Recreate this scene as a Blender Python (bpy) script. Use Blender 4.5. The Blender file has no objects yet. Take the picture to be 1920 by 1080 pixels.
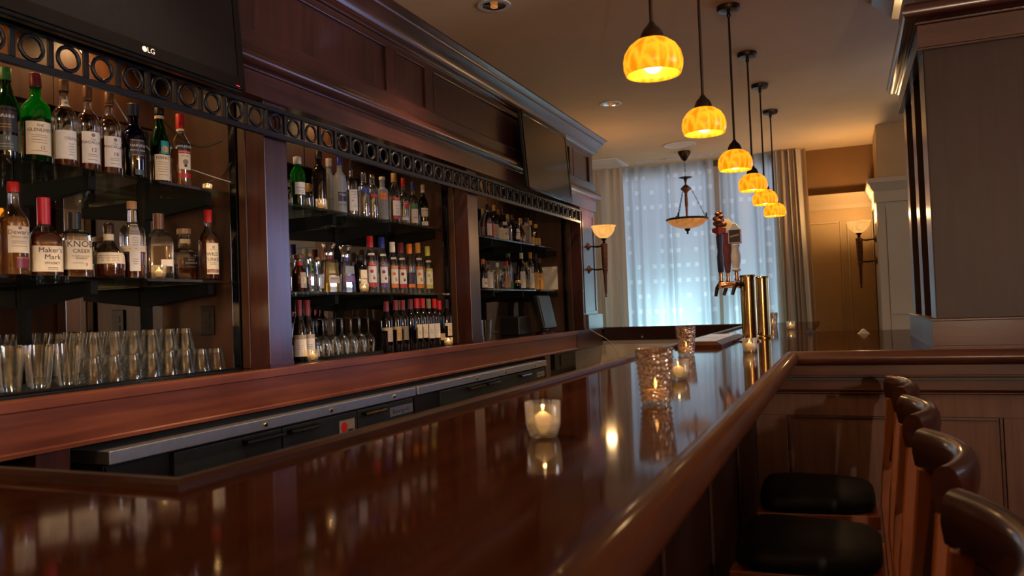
import bpy, math, random
from mathutils import Vector, Matrix
random.seed(7)
S = bpy.context.scene
COL = S.collection
PI = math.pi
Z0 = -0.10          # floor
ZC = 3.04           # ceiling
BT = 1.07           # bar top
BC = 1.085          # back counter top

# ------------------------------------------------------------------ camera
cam = bpy.data.cameras.new('camera'); camo = bpy.data.objects.new('camera', cam); COL.objects.link(camo)
cam.sensor_width = 36; cam.lens = 1487.43 / 1920 * 36; cam.clip_start = 0.02
R = Matrix(((0.92136955, 0.0448304, 0.38609377), (0.38691595, -0.01104784, -0.9220488), (-0.03707031, 0.99893352, -0.02752474)))
camo.matrix_world = Matrix.Translation((0, 0, 1.305)) @ R.to_4x4()
cam.dof.use_dof = True; cam.dof.focus_distance = 4.6; cam.dof.aperture_fstop = 5.0
S.camera = camo
# ------------------------------------------------------------------ world, colour, sampling quality
w = bpy.data.worlds.new('world'); S.world = w; w.use_nodes = True
bgn = w.node_tree.nodes['Background']; bgn.inputs[0].default_value = (0.50, 0.68, 0.86, 1); bgn.inputs[1].default_value = 0.33
vs = S.view_settings; vs.view_transform = 'Standard'; vs.look = 'None'; vs.exposure = 0.74; vs.gamma = 1.0; vs.use_curve_mapping = False
cy = S.cycles
cy.max_bounces = 9; cy.diffuse_bounces = 3; cy.glossy_bounces = 5; cy.transmission_bounces = 8; cy.transparent_max_bounces = 24
cy.caustics_reflective = False; cy.caustics_refractive = False; cy.sample_clamp_indirect = 3.0; cy.use_denoising = True; cy.blur_glossy = 0.6

def lamp(name, kind, loc, energy, color, size=0.05, rot=None, sy=None, spot=None):
    l = bpy.data.lights.new(name, kind); l.energy = energy; l.color = color
    if kind == 'AREA':
        l.size = size
        if sy: l.shape = 'RECTANGLE'; l.size_y = sy
    else: l.shadow_soft_size = size
    if spot: l.spot_size = spot; l.spot_blend = 0.6
    o = bpy.data.objects.new(name, l); COL.objects.link(o); o.location = loc
    if rot: o.rotation_euler = rot
    return o
# daylight outside the far window (assumed bright pavement low down, softer sky above)
lamp('daylight_far_low', 'AREA', (-1.70, 10.45, 1.05), 9, (0.55, 0.92, 1.0), 1.5, (PI/2, 0, PI), 1.1)
lamp('added_patch_light', 'AREA', (-2.0, 10.12, 0.85), 5.0, (0.62, 0.95, 1.0), 0.40, (PI/2, 0, PI), 1.0)  # small light added outside to put a bright patch on the sheer curtain
lamp('added_patch_light', 'AREA', (-1.14, 10.12, 0.80), 2.4, (0.62, 0.95, 1.0), 0.25, (PI/2, 0, PI), 0.8)  # second added light, for a narrower bright patch on the curtain
lamp('daylight_far_high', 'AREA', (-1.60, 11.2, 2.5), 18, (0.78, 0.82, 1.0), 2.6, (PI/2, 0, PI), 2.0)
# daylight outside the assumed, unseen dining room windows: one in the right wall, one in the far wall beyond the pier
lamp('assumed_daylight_side', 'AREA', (4.6, 6.6, 1.9), 4, (0.55, 0.66, 1.0), 3.6, (PI/2, 0, PI/2), 1.6)
lamp('assumed_daylight_room', 'AREA', (4.55, 3.05, 1.85), 64, (0.96, 0.93, 1.0), 1.2, (PI/2, 0, PI/2), 1.6)
lamp('assumed_daylight_far_right', 'AREA', (3.1, 10.3, 1.8), 70, (0.36, 0.48, 1.0), 2.2, (PI/2, 0, PI), 1.9)

# ------------------------------------------------------------------ materials
MT = {}
def nm(name):
    m = bpy.data.materials.new(name); m.use_nodes = True; MT[name] = m
    return m, m.node_tree.nodes, m.node_tree.links, m.node_tree.nodes['Principled BSDF']
def setp(b, **k):
    names = {'col': 'Base Color', 'rough': 'Roughness', 'metal': 'Metallic', 'spec': 'Specular IOR Level', 'coat': 'Coat Weight', 'coatr': 'Coat Roughness',
             'trans': 'Transmission Weight', 'ior': 'IOR', 'em': 'Emission Color', 'ems': 'Emission Strength', 'alpha': 'Alpha', 'sheen': 'Sheen Weight'}
    for a, v in k.items():
        if isinstance(v, tuple) and len(v) == 3: v = v + (1,)
        b.inputs[names[a]].default_value = v
def plain(name, col, rough=0.5, var=0.10, scale=40, **k):
    m, N, L, b = nm(name); setp(b, rough=rough, **k)
    t = N.new('ShaderNodeTexCoord'); n = N.new('ShaderNodeTexNoise'); n.inputs['Scale'].default_value = scale; n.inputs['Detail'].default_value = 3
    r = N.new('ShaderNodeValToRGB'); e = r.color_ramp.elements
    e[0].position = 0.3; e[1].position = 0.7
    e[0].color = tuple(c * (1 - var) for c in col) + (1,); e[1].color = tuple(min(1, c * (1 + var)) for c in col) + (1,)
    L.new(t.outputs['Object'], n.inputs['Vector']); L.new(n.outputs['Fac'], r.inputs[0]); L.new(r.outputs[0], b.inputs['Base Color'])
    return m
def wood(name, axis, dark, light, rough=0.3, coat=0.5, coatr=0.2, scale=1.0, bump=0.03, spec=0.5):
    m, N, L, b = nm(name); setp(b, coat=coat, coatr=coatr, spec=spec)
    t = N.new('ShaderNodeTexCoord'); mp = N.new('ShaderNodeMapping')
    s = [26 * scale] * 3; s['XYZ'.index(axis)] = 1.6 * scale
    mp.inputs['Scale'].default_value = s
    n = N.new('ShaderNodeTexNoise'); n.inputs['Scale'].default_value = 1; n.inputs['Detail'].default_value = 7; n.inputs['Distortion'].default_value = 0.6
    n2 = N.new('ShaderNodeTexNoise'); n2.inputs['Scale'].default_value = 2.2; n2.inputs['Detail'].default_value = 4
    mx = N.new('ShaderNodeMath'); mx.operation = 'MULTIPLY_ADD'; mx.inputs[1].default_value = 0.55
    r = N.new('ShaderNodeValToRGB'); e = r.color_ramp.elements; e[0].position = 0.36; e[1].position = 0.76
    e[0].color = dark + (1,); e[1].color = light + (1,)
    L.new(t.outputs['Object'], mp.inputs[0]); L.new(mp.outputs[0], n.inputs['Vector']); L.new(t.outputs['Object'], n2.inputs['Vector'])
    mu = N.new('ShaderNodeMath'); mu.operation = 'MULTIPLY'; mu.inputs[1].default_value = 0.5
    L.new(n2.outputs['Fac'], mu.inputs[0]); L.new(n.outputs['Fac'], mx.inputs[0]); L.new(mu.outputs[0], mx.inputs[2])
    L.new(mx.outputs[0], r.inputs[0]); L.new(r.outputs[0], b.inputs['Base Color'])
    rr = N.new('ShaderNodeMapRange'); rr.inputs[3].default_value = rough * 0.8; rr.inputs[4].default_value = rough * 1.25
    L.new(n2.outputs['Fac'], rr.inputs[0]); L.new(rr.outputs[0], b.inputs['Roughness'])
    bu = N.new('ShaderNodeBump'); bu.inputs['Strength'].default_value = bump; bu.inputs['Distance'].default_value = 0.002
    L.new(n.outputs['Fac'], bu.inputs['Height']); L.new(bu.outputs[0], b.inputs['Normal'])
    return m
def fakeglass(name, tint, edge=0.5, rough=0.03, gloss=(1, 1, 1), dens=1.0, haze=0.0, hcol=None):
    """thin-walled glass: tinted see-through, mirror-like at grazing angles"""
    m, N, L, b = nm(name); N.remove(b); out = N['Material Output']
    tr = N.new('ShaderNodeBsdfTransparent'); tr.inputs[0].default_value = tint + (1,)
    gl = N.new('ShaderNodeBsdfGlossy'); gl.inputs[0].default_value = gloss + (1,); gl.inputs['Roughness'].default_value = rough
    lw = N.new('ShaderNodeLayerWeight'); lw.inputs[0].default_value = edge
    mr = N.new('ShaderNodeMapRange'); mr.inputs[3].default_value = 0.05; mr.inputs[4].default_value = dens
    mx = N.new('ShaderNodeMixShader'); L.new(lw.outputs['Fresnel'], mr.inputs[0]); L.new(mr.outputs[0], mx.inputs[0])
    L.new(tr.outputs[0], mx.inputs[1]); L.new(gl.outputs[0], mx.inputs[2]); L.new(mx.outputs[0], out.inputs[0])
    if haze:
        ts = N.new('ShaderNodeBsdfTranslucent'); ts.inputs[0].default_value = (hcol or (0.9, 0.88, 0.84)) + (1,); m2 = N.new('ShaderNodeMixShader'); m2.inputs[0].default_value = haze
        L.new(mx.outputs[0], m2.inputs[1]); L.new(ts.outputs[0], m2.inputs[2]); L.new(m2.outputs[0], out.inputs[0])
    return m
def glass(name, col, rough=0.02, ior=1.35, tw=0.68):
    m, N, L, b = nm(name); setp(b, col=col, rough=rough, trans=tw, ior=ior)
    return m
def emit(name, col, s):
    m, N, L, b = nm(name); setp(b, col=(0.02, 0.02, 0.02), em=col, ems=s, rough=0.5)
    return m

D1, L1 = (0.021, 0.0062, 0.0052), (0.092, 0.0265, 0.0195)
wood('wood_x', 'X', D1, L1); wood('wood_y', 'Y', D1, L1); wood('wood_z', 'Z', D1, L1)
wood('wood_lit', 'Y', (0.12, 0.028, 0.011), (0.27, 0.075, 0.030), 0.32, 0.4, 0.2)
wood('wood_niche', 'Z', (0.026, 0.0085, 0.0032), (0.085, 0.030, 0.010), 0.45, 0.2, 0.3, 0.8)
wood('wood_panel', 'Z', (0.070, 0.028, 0.015), (0.150, 0.066, 0.036), 0.5, 0.08, 0.35, 1.3, 0.03, 0.3)
wood('wood_bar', 'Y', (0.022, 0.0052, 0.0020), (0.058, 0.016, 0.006), 0.40, 0.60, 0.065, 0.7, 0.02, 0.0)
wood('wood_lip', 'Y', (0.016, 0.0040, 0.0022), (0.036, 0.009, 0.004), 0.4, 0.2, 0.2, 1.0, 0.02, 0.1)
wood('wood_col', 'Z', (0.0140, 0.0054, 0.0045), (0.033, 0.0140, 0.0115), 0.5, 0.1, 0.35, 1.3, 0.03, 0.3)
wood('wood_front_shaded', 'Z', (0.012, 0.0038, 0.0020), (0.030, 0.0095, 0.0048), 0.5, 0.05, 0.3, 1.3, 0.02, 0.2)  # darker copy of the mahogany, shade under the bar put into its colour
wood('wood_rail', 'Y', (0.034, 0.009, 0.0035), (0.072, 0.021, 0.0075), 0.5, 0.20, 0.10, 1.0, 0.02, 0.05)
wood('wood_rail_x', 'X', (0.038, 0.012, 0.007), (0.098, 0.034, 0.018), 0.40, 0.35, 0.18, 1.0, 0.03, 0.2)
wood('wood_stool', 'Z', (0.15, 0.036, 0.006), (0.29, 0.078, 0.014), 0.4, 0.15, 0.2, 1.0, 0.02, 0.3)
wood('wood_stool_dark', 'Y', (0.018, 0.0045, 0.0028), (0.042, 0.012, 0.006), 0.35, 0.55, 0.10, 1.0, 0.02, 0.1)
wood('wood_counter', 'Y', (0.010, 0.004, 0.003), (0.030, 0.010, 0.006), 0.25, 0.8, 0.10)
wood('floor_wood', 'Y', (0.05, 0.025, 0.014), (0.12, 0.06, 0.032), 0.35, 0.2, 0.3)
plain('ceiling_paint', (0.78, 0.59, 0.36), 0.85, 0.03, 3)
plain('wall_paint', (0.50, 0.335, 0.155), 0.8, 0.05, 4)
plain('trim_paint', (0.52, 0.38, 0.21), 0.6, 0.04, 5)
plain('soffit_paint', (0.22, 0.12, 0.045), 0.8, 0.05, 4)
plain('pier_paint', (0.50, 0.42, 0.29), 0.7, 0.04, 5)
plain('iron', (0.010, 0.010, 0.013), 0.38, 0.2, 60, metal=0.3)
plain('bronze', (0.045, 0.024, 0.015), 0.40, 0.25, 80, metal=0.75)
plain('bronze_red', (0.16, 0.062, 0.030), 0.45, 0.3, 60, metal=0.6)
plain('black', (0.006, 0.006, 0.007), 0.45, 0.1)
plain('matte_black', (0.006, 0.006, 0.007), 0.75, 0.1, spec=0.2)
plain('black_gloss', (0.004, 0.004, 0.005), 0.08, 0.1)
plain('tv_screen', (0.008, 0.008, 0.010), 0.10, 0.1, spec=0.5)
plain('cooler_door', (0.020, 0.026, 0.030), 0.42, 0.15, 20, metal=0.2)
plain('steel', (0.62, 0.64, 0.70), 0.40, 0.06, 30, metal=1.0)
plain('chrome', (0.75, 0.75, 0.78), 0.12, 0.04, 30, metal=1.0)
plain('brass', (0.62, 0.43, 0.16), 0.16, 0.12, 30, metal=1.0)
plain('copper', (0.60, 0.32, 0.18), 0.22, 0.12, 30, metal=1.0)
plain('leather', (0.0028, 0.0025, 0.0027), 0.55, 0.25, 90, spec=0.2)
plain('rubber', (0.006, 0.006, 0.007), 0.6, 0.2)
plain('white', (0.80, 0.80, 0.80), 0.5, 0.03); plain('paper', (0.84, 0.80, 0.73), 0.6, 0.05, 60)
plain('cream', (0.86, 0.74, 0.53), 0.55, 0.06, 60); plain('ink', (0.03, 0.02, 0.02), 0.6, 0.1); plain('ink_grey', (0.25, 0.21, 0.18), 0.6, 0.1)
plain('beige', (0.66, 0.56, 0.42), 0.7, 0.05, 8)
for n, c in dict(red=(0.50, 0.012, 0.015), redwax=(0.56, 0.010, 0.030), maroon=(0.16, 0.010, 0.018), orange=(0.75, 0.20, 0.02), amber=(0.72, 0.34, 0.05), yellow=(0.62, 0.58, 0.12), blue=(0.02, 0.035, 0.30),
                 navy=(0.015, 0.02, 0.06), teal=(0.01, 0.30, 0.34), green=(0.04, 0.20, 0.04), gold=(0.50, 0.30, 0.09), olive=(0.22, 0.18, 0.09), brown=(0.16, 0.065, 0.025), cork=(0.42, 0.24, 0.12), purple=(0.14, 0.05, 0.25), darklabel=(0.025, 0.016, 0.018), tealdark=(0.05, 0.08, 0.08), tan=(0.46, 0.36, 0.24), plum=(0.10, 0.02, 0.03), lime=(0.45, 0.55, 0.08)).items():
    plain(n, c, 0.4, 0.06, 60)
plain('wine_glass_dark', (0.0045, 0.0035, 0.004), 0.07, 0.1)
plain('dark_bottle', (0.010, 0.005, 0.004), 0.10, 0.2)
fakeglass('clear', (0.92, 0.94, 0.94), 0.45, 0.03, dens=0.85)
fakeglass('tumbler', (0.90, 0.92, 0.90), 0.35, 0.05, gloss=(0.95, 0.95, 0.95), dens=0.5)
fakeglass('cup_glass', (0.95, 0.95, 0.94), 0.45, 0.04, dens=0.9, haze=0.10)
fakeglass('shelf_glass', (0.72, 0.84, 0.80), 0.30, 0.03, dens=0.8)
fakeglass('window_glass', (0.95, 0.97, 0.97), 0.2, 0.01, dens=0.5)
fakeglass('green_glass', (0.04, 0.42, 0.10), 0.35, 0.04, haze=0.30, hcol=(0.02, 0.55, 0.10)); fakeglass('dkgreen_glass', (0.02, 0.18, 0.06), 0.35, 0.04, haze=0.22, hcol=(0.015, 0.22, 0.05))
fakeglass('blue_glass', (0.02, 0.03, 0.20), 0.35, 0.04, haze=0.2, hcol=(0.01, 0.015, 0.16)); fakeglass('amber_glass', (0.62, 0.30, 0.07), 0.35, 0.04)
glass('whisky', (0.85, 0.30, 0.04)); glass('whisky_dark', (0.34, 0.060, 0.012)); glass('tequila', (0.92, 0.58, 0.10)); glass('rum', (0.60, 0.20, 0.05)); glass('spirit', (0.90, 0.92, 0.92), tw=0.97); glass('blueliq', (0.35, 0.42, 0.85))
def frosted():
    m, N, L, b = nm('frosted'); setp(b, col=(0.55, 0.58, 0.62), rough=0.35, trans=0.55, ior=1.3)
frosted()
def mirror():
    m, N, L, b = nm('mirror'); setp(b, col=(0.62, 0.62, 0.60), metal=1.0, rough=0.02)
mirror()
# flame and bulbs give light; wax emission stands in for flame light in it
def wax():
    m, N, L, b = nm('wax'); setp(b, col=(0.80, 0.58, 0.34), rough=0.5, em=(1.0, 0.50, 0.14), ems=0.20)
wax()
emit('flame', (1.0, 0.58, 0.18), 6); emit('bulb', (1.0, 0.72, 0.36), 9); emit('led_red', (1, 0.02, 0.03), 0.6)
def amber_shade():
    m, N, L, b = nm('amber_shade')
    t = N.new('ShaderNodeTexCoord'); mp = N.new('ShaderNodeMapping'); mp.inputs['Scale'].default_value = (1, 1, 0.5)
    v = N.new('ShaderNodeTexVoronoi'); v.feature = 'DISTANCE_TO_EDGE'; v.inputs['Scale'].default_value = 25
    n = N.new('ShaderNodeTexNoise'); n.inputs['Scale'].default_value = 22; n.inputs['Detail'].default_value = 4
    r = N.new('ShaderNodeValToRGB'); e = r.color_ramp.elements; e[0].position = 0.0; e[1].position = 0.34; r.color_ramp.interpolation = 'EASE'
    e[0].color = (1.0, 0.60, 0.03, 1); e[1].color = (0.80, 0.355, 0.004, 1)
    md = N.new('ShaderNodeMixRGB'); md.inputs[0].default_value = 0.03
    L.new(t.outputs['Object'], mp.inputs[0]); L.new(mp.outputs[0], md.inputs[1]); L.new(n.outputs['Color'], md.inputs[2]); L.new(mp.outputs[0], n.inputs['Vector'])
    L.new(md.outputs[0], v.inputs['Vector']); L.new(v.outputs['Distance'], r.inputs[0])
    L.new(r.outputs[0], b.inputs['Base Color']); L.new(r.outputs[0], b.inputs['Emission Color']); setp(b, ems=0.46, rough=0.3)
    tl = N.new('ShaderNodeBsdfTranslucent'); L.new(r.outputs[0], tl.inputs[0]); mx = N.new('ShaderNodeMixShader'); mx.inputs[0].default_value = 0.35
    L.new(b.outputs[0], mx.inputs[1]); L.new(tl.outputs[0], mx.inputs[2]); L.new(mx.outputs[0], N['Material Output'].inputs[0])
amber_shade()
def alabaster(name, c0, c1, s):
    m, N, L, b = nm(name)
    t = N.new('ShaderNodeTexCoord'); n = N.new('ShaderNodeTexNoise'); n.inputs['Scale'].default_value = 9; n.inputs['Detail'].default_value = 5; n.inputs['Distortion'].default_value = 1.5
    r = N.new('ShaderNodeValToRGB'); e = r.color_ramp.elements; e[0].color = c0 + (1,); e[1].color = c1 + (1,); e[0].position = 0.35; e[1].position = 0.65
    L.new(t.outputs['Object'], n.inputs['Vector']); L.new(n.outputs['Fac'], r.inputs[0]); L.new(r.outputs[0], b.inputs['Base Color']); L.new(r.outputs[0], b.inputs['Emission Color']); setp(b, ems=s, rough=0.5, spec=0.15)
alabaster('alabaster', (0.42, 0.185, 0.040), (0.50, 0.26, 0.072), 1.15)
alabaster('alabaster_dim', (0.25, 0.088, 0.018), (0.34, 0.135, 0.035), 0.70)
def mercury():
    m, N, L, b = nm('mercury'); setp(b, rough=0.22)
    t = N.new('ShaderNodeTexCoord'); v = N.new('ShaderNodeTexVoronoi'); v.inputs['Scale'].default_value = 110
    n = N.new('ShaderNodeTexNoise'); n.inputs['Scale'].default_value = 60; n.inputs['Detail'].default_value = 5
    r = N.new('ShaderNodeValToRGB'); e = r.color_ramp.elements; e[0].position = 0.36; e[1].position = 0.68
    e[0].color = (0.22, 0.15, 0.11, 1); e[1].color = (0.70, 0.56, 0.46, 1)
    bu = N.new('ShaderNodeBump'); bu.inputs['Strength'].default_value = 0.7; bu.inputs['Distance'].default_value = 0.004
    L.new(t.outputs['Object'], v.inputs['Vector']); L.new(t.outputs['Object'], n.inputs['Vector']); L.new(n.outputs['Fac'], r.inputs[0]); L.new(r.outputs[0], b.inputs['Base Color'])
    L.new(v.outputs['Distance'], bu.inputs['Height']); L.new(bu.outputs[0], b.inputs['Normal'])
    out = N['Material Output']; tr = N.new('ShaderNodeBsdfTransparent'); tr.inputs[0].default_value = (0.92, 0.80, 0.68, 1)
    mx = N.new('ShaderNodeMixShader'); mr = N.new('ShaderNodeMapRange'); mr.inputs[1].default_value = 0.38; mr.inputs[2].default_value = 0.62; mr.inputs[3].default_value = 0.15; mr.inputs[4].default_value = 0.65
    setp(b, metal=0.6); L.new(n.outputs['Fac'], mr.inputs[0]); L.new(mr.outputs[0], mx.inputs[0]); L.new(tr.outputs[0], mx.inputs[1]); L.new(b.outputs[0], mx.inputs[2]); L.new(mx.outputs[0], out.inputs[0])
mercury()
def fabric(name, col, transl, see, pattern=False, stripes=None):
    m, N, L, b = nm(name); N.remove(b); out = N['Material Output']
    d = N.new('ShaderNodeBsdfDiffuse'); d.inputs[0].default_value = col + (1,)
    t = N.new('ShaderNodeBsdfTranslucent'); t.inputs[0].default_value = col + (1,)
    a = N.new('ShaderNodeMixShader'); a.inputs[0].default_value = transl; L.new(d.outputs[0], a.inputs[1]); L.new(t.outputs[0], a.inputs[2])
    tr = N.new('ShaderNodeBsdfTransparent'); mx = N.new('ShaderNodeMixShader'); mx.inputs[0].default_value = see
    L.new(a.outputs[0], mx.inputs[1]); L.new(tr.outputs[0], mx.inputs[2]); L.new(mx.outputs[0], out.inputs[0])
    tc = N.new('ShaderNodeTexCoord')
    def M(op, x, y=None):
        n = N.new('ShaderNodeMath'); n.operation = op
        for i, q in enumerate((x, y)):
            if q is None: continue
            if isinstance(q, (int, float)): n.inputs[i].default_value = q
            else: L.new(q, n.inputs[i])
        return n.outputs[0]
    if pattern:                       # rows of small woven squares
        sp = N.new('ShaderNodeSeparateXYZ'); L.new(tc.outputs['UV'], sp.inputs[0])
        nz = N.new('ShaderNodeTexNoise'); nz.inputs['Scale'].default_value = 70; L.new(tc.outputs['UV'], nz.inputs['Vector'])
        fx = M('ABSOLUTE', M('SUBTRACT', M('FRACT', M('MULTIPLY', sp.outputs[0], 1 / 0.125)), 0.5))
        fz = M('ABSOLUTE', M('SUBTRACT', M('FRACT', M('MULTIPLY', sp.outputs[1], 1 / 0.185)), 0.5))
        sq = M('MULTIPLY', M('LESS_THAN', M('ADD', fx, M('MULTIPLY', nz.outputs['Fac'], 0.3)), 0.38), M('LESS_THAN', M('ADD', fz, M('MULTIPLY', nz.outputs['Fac'], 0.2)), 0.24))
        cv = N.new('ShaderNodeCombineXYZ'); L.new(M('FLOOR', M('MULTIPLY', sp.outputs[0], 1 / 0.125)), cv.inputs[0]); L.new(M('FLOOR', M('MULTIPLY', sp.outputs[1], 1 / 0.185)), cv.inputs[1])
        wn_ = N.new('ShaderNodeTexWhiteNoise'); wn_.noise_dimensions = '2D'; L.new(cv.outputs[0], wn_.inputs['Vector'])
        ho = M('MULTIPLY', M('GREATER_THAN', wn_.outputs['Value'], 0.35), M('ADD', 0.45, M('MULTIPLY', nz.outputs['Fac'], 0.9)))
        k = M('MULTIPLY', sq, ho)
        cm = N.new('ShaderNodeMixRGB'); L.new(k, cm.inputs[0]); cm.inputs[1].default_value = col + (1,); cm.inputs[2].default_value = (0.90, 0.92, 0.93, 1)
        L.new(cm.outputs[0], t.inputs[0]); L.new(M('SUBTRACT', see, M('MULTIPLY', k, see * 0.9)), mx.inputs[0])
    if stripes:
        sp = N.new('ShaderNodeSeparateXYZ'); L.new(tc.outputs['UV'], sp.inputs[0])
        r = N.new('ShaderNodeValToRGB'); r.color_ramp.interpolation = 'CONSTANT'
        for i, (p, c) in enumerate(stripes):
            e = r.color_ramp.elements[i] if i < 2 else r.color_ramp.elements.new(p)
            e.position = p; e.color = c + (1,)
        L.new(M('FRACT', M('MULTIPLY', sp.outputs[0], 1 / 0.30)), r.inputs[0]); L.new(r.outputs[0], d.inputs[0]); L.new(r.outputs[0], t.inputs[0])
    return m
fabric('sheer', (0.66, 0.70, 0.74), 0.62, 0.08, True)
fabric('drape_beige', (0.66, 0.54, 0.40), 0.3, 0.0)
fabric('drape_stripe', (0.4, 0.3, 0.2), 0.30, 0.0, False, [(0, (0.70, 0.62, 0.48)), (0.30, (0.48, 0.36, 0.25)), (0.42, (0.68, 0.56, 0.42)), (0.62, (0.34, 0.24, 0.17)), (0.70, (0.66, 0.56, 0.43)), (0.86, (0.48, 0.37, 0.26))])

# ------------------------------------------------------------------ mesh helpers
WL = {}
class B:
    """collects pieces of ONE mesh"""
    def __init__(s): s.v = []; s.f = []; s.uv = {}
    def add(s, V, F):
        k = len(s.v); s.v += [tuple(q) for q in V]; s.f += [tuple(i + k for i in q) for q in F]; return s
    def box(s, x0, x1, y0, y1, z0, z1):
        V = [(x, y, z) for x in (x0, x1) for y in (y0, y1) for z in (z0, z1)]
        return s.add(V, [(0, 1, 3, 2), (4, 6, 7, 5), (0, 4, 5, 1), (2, 3, 7, 6), (0, 2, 6, 4), (1, 5, 7, 3)])
    def lathe(s, P, seg=24, c=(0, 0, 0), shape=None, axis='Z', cap0=True, cap1=True):
        V = []; n = len(P)
        for r, z in P:
            for i in range(seg):
                a = 2 * PI * i / seg; q = r * (shape(a) if shape else 1)
                p = (q * math.cos(a), q * math.sin(a), z)
                if axis == 'X': p = (p[2], p[0], p[1])
                if axis == 'Y': p = (p[0], p[2], -p[1])
                V.append((p[0] + c[0], p[1] + c[1], p[2] + c[2]))
        F = [(j * seg + i, j * seg + (i + 1) % seg, (j + 1) * seg + (i + 1) % seg, (j + 1) * seg + i) for j in range(n - 1) for i in range(seg)]
        if cap0 and P[0][0] > 1e-6: F.append(tuple(reversed(range(seg))))
        if cap1 and P[-1][0] > 1e-6: F.append(tuple((n - 1) * seg + i for i in range(seg)))
        return s.add(V, F)
    def tube(s, path, r, seg=8):
        P = [Vector(p) for p in path]; rr = r if isinstance(r, (list, tuple)) else [r] * len(P); V = []
        up = Vector((0.0123, 0.02, 1)); 
        for i, p in enumerate(P):
            d = (P[min(i + 1, len(P) - 1)] - P[max(i - 1, 0)]).normalized()
            a = d.cross(up)
            if a.length < 0.05: a = d.cross(Vector((1, 0.01, 0)))
            a.normalize(); b = d.cross(a)
            V += [p + rr[i] * (math.cos(2 * PI * k / seg) * a + math.sin(2 * PI * k / seg) * b) for k in range(seg)]
        F = [(j * seg + i, j * seg + (i + 1) % seg, (j + 1) * seg + (i + 1) % seg, (j + 1) * seg + i) for j in range(len(P) - 1) for i in range(seg)]
        F += [tuple(reversed(range(seg))), tuple((len(P) - 1) * seg + i for i in range(seg))]
        return s.add(V, F)
    def loft(s, rings, closed=True, caps=True):
        """rings: list of equal-length point loops"""
        n = len(rings[0]); V = [p for r in rings for p in r]
        F = [(j * n + i, j * n + (i + 1) % n, (j + 1) * n + (i + 1) % n, (j + 1) * n + i) for j in range(len(rings) - 1) for i in range(n if closed else n - 1)]
        if caps: F += [tuple(reversed(range(n))), tuple((len(rings) - 1) * n + i for i in range(n))]
        return s.add(V, F)
    def torus(s, R_, r, c, axis='X', seg=28, ss=8, flat=1.0):
        rings = []
        for i in range(seg):
            a = 2 * PI * i / seg; ring = []
            for j in range(ss):
                b = 2 * PI * j / ss; q = R_ + r * math.cos(b); h = r * math.sin(b) * flat
                p = (h, q * math.cos(a), q * math.sin(a)) if axis == 'X' else ((q * math.cos(a), q * math.sin(a), h) if axis == 'Z' else (q * math.cos(a), h, q * math.sin(a)))
                ring.append((p[0] + c[0], p[1] + c[1], p[2] + c[2]))
            rings.append(ring)
        V = [p for r_ in rings for p in r_]; n = ss
        return s.add(V, [(i * n + j, i * n + (j + 1) % n, ((i + 1) % seg) * n + (j + 1) % n, ((i + 1) % seg) * n + j) for i in range(seg) for j in range(n)])
    def sphere(s, r, c, seg=14, rings=8, sz=1.0):
        P = [(max(1e-5, r * math.sin(PI * k / rings)), -r * sz * math.cos(PI * k / rings)) for k in range(rings + 1)]
        return s.lathe(P, seg, c, cap0=False, cap1=False)
    def build(s, name, mat, parent=None, smooth=False, bevel=0):
        me = bpy.data.meshes.new(name); off = WL.get(parent.name, Vector((0, 0, 0))) if parent else Vector((0, 0, 0))
        me.from_pydata([Vector(p) - off for p in s.v], [], s.f); me.validate()
        import bmesh
        bm = bmesh.new(); bm.from_mesh(me); bmesh.ops.recalc_face_normals(bm, faces=bm.faces); bm.to_mesh(me); bm.free()
        me.materials.append(MT[mat] if isinstance(mat, str) else mat)
        return put(name, me, parent, smooth, bevel)
def put(name, me, parent=None, smooth=False, bevel=0):
    o = bpy.data.objects.new(name, me); COL.objects.link(o)
    if smooth:
        me.polygons.foreach_set('use_smooth', [True] * len(me.polygons))
        if smooth != 'all': me.set_sharp_from_angle(angle=math.radians(40))
    if parent: o.parent = parent; WL[o.name] = WL.get(parent.name, Vector((0, 0, 0)))
    if bevel:
        bv = o.modifiers.new('edge', 'BEVEL'); bv.width = bevel; bv.segments = 2; bv.limit_method = 'ANGLE'; bv.angle_limit = math.radians(40)
    return o
def tag(o, label, cat, group=None, kind=None):
    if label: o['label'] = label
    if cat: o['category'] = cat
    if group: o['group'] = group
    if kind: o['kind'] = kind
    return o
def thing(name, label, cat, loc=(0, 0, 0), group=None, kind=None):
    o = bpy.data.objects.new(name, None); COL.objects.link(o); o.location = loc; o.empty_display_size = 0.05
    WL[o.name] = Vector(loc); return tag(o, label, cat, group, kind)
def struct(o, label=None, cat=None):
    o['kind'] = 'structure'
    if label: o['label'] = label
    if cat: o['category'] = cat
    return o
def copy_tree(o, loc, label=None, group=None, parent=None, rotz=None):
    c = o.copy(); COL.objects.link(c)
    if parent: c.parent = parent
    else:
        c.location = loc
        if label: c['label'] = label
        if group: c['group'] = group
        if rotz is not None: c.rotation_euler[2] = rotz
    for ch in list(o.children): copy_tree(ch, None, parent=c)
    return c
def arc(n, f): return [f(i / n) for i in range(n + 1)]
_tc = {}
def text_pts(s, size, bold=0.0):
    k = (s, bold)
    if k not in _tc:
        c = bpy.data.curves.new('t', 'FONT'); c.body = s; c.size = 1; c.align_x = 'CENTER'; c.align_y = 'CENTER'; c.resolution_u = 2; c.offset = bold
        o = bpy.data.objects.new('t', c); COL.objects.link(o); bpy.context.view_layer.update()
        me = bpy.data.meshes.new_from_object(o.evaluated_get(bpy.context.evaluated_depsgraph_get()))
        _tc[k] = ([tuple(v.co) for v in me.vertices], [tuple(p.vertices) for p in me.polygons])
        bpy.data.objects.remove(o); bpy.data.curves.remove(c); bpy.data.meshes.remove(me)
    V, F = _tc[k]
    return [(x * size, y * size) for x, y, _ in V], F

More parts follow.
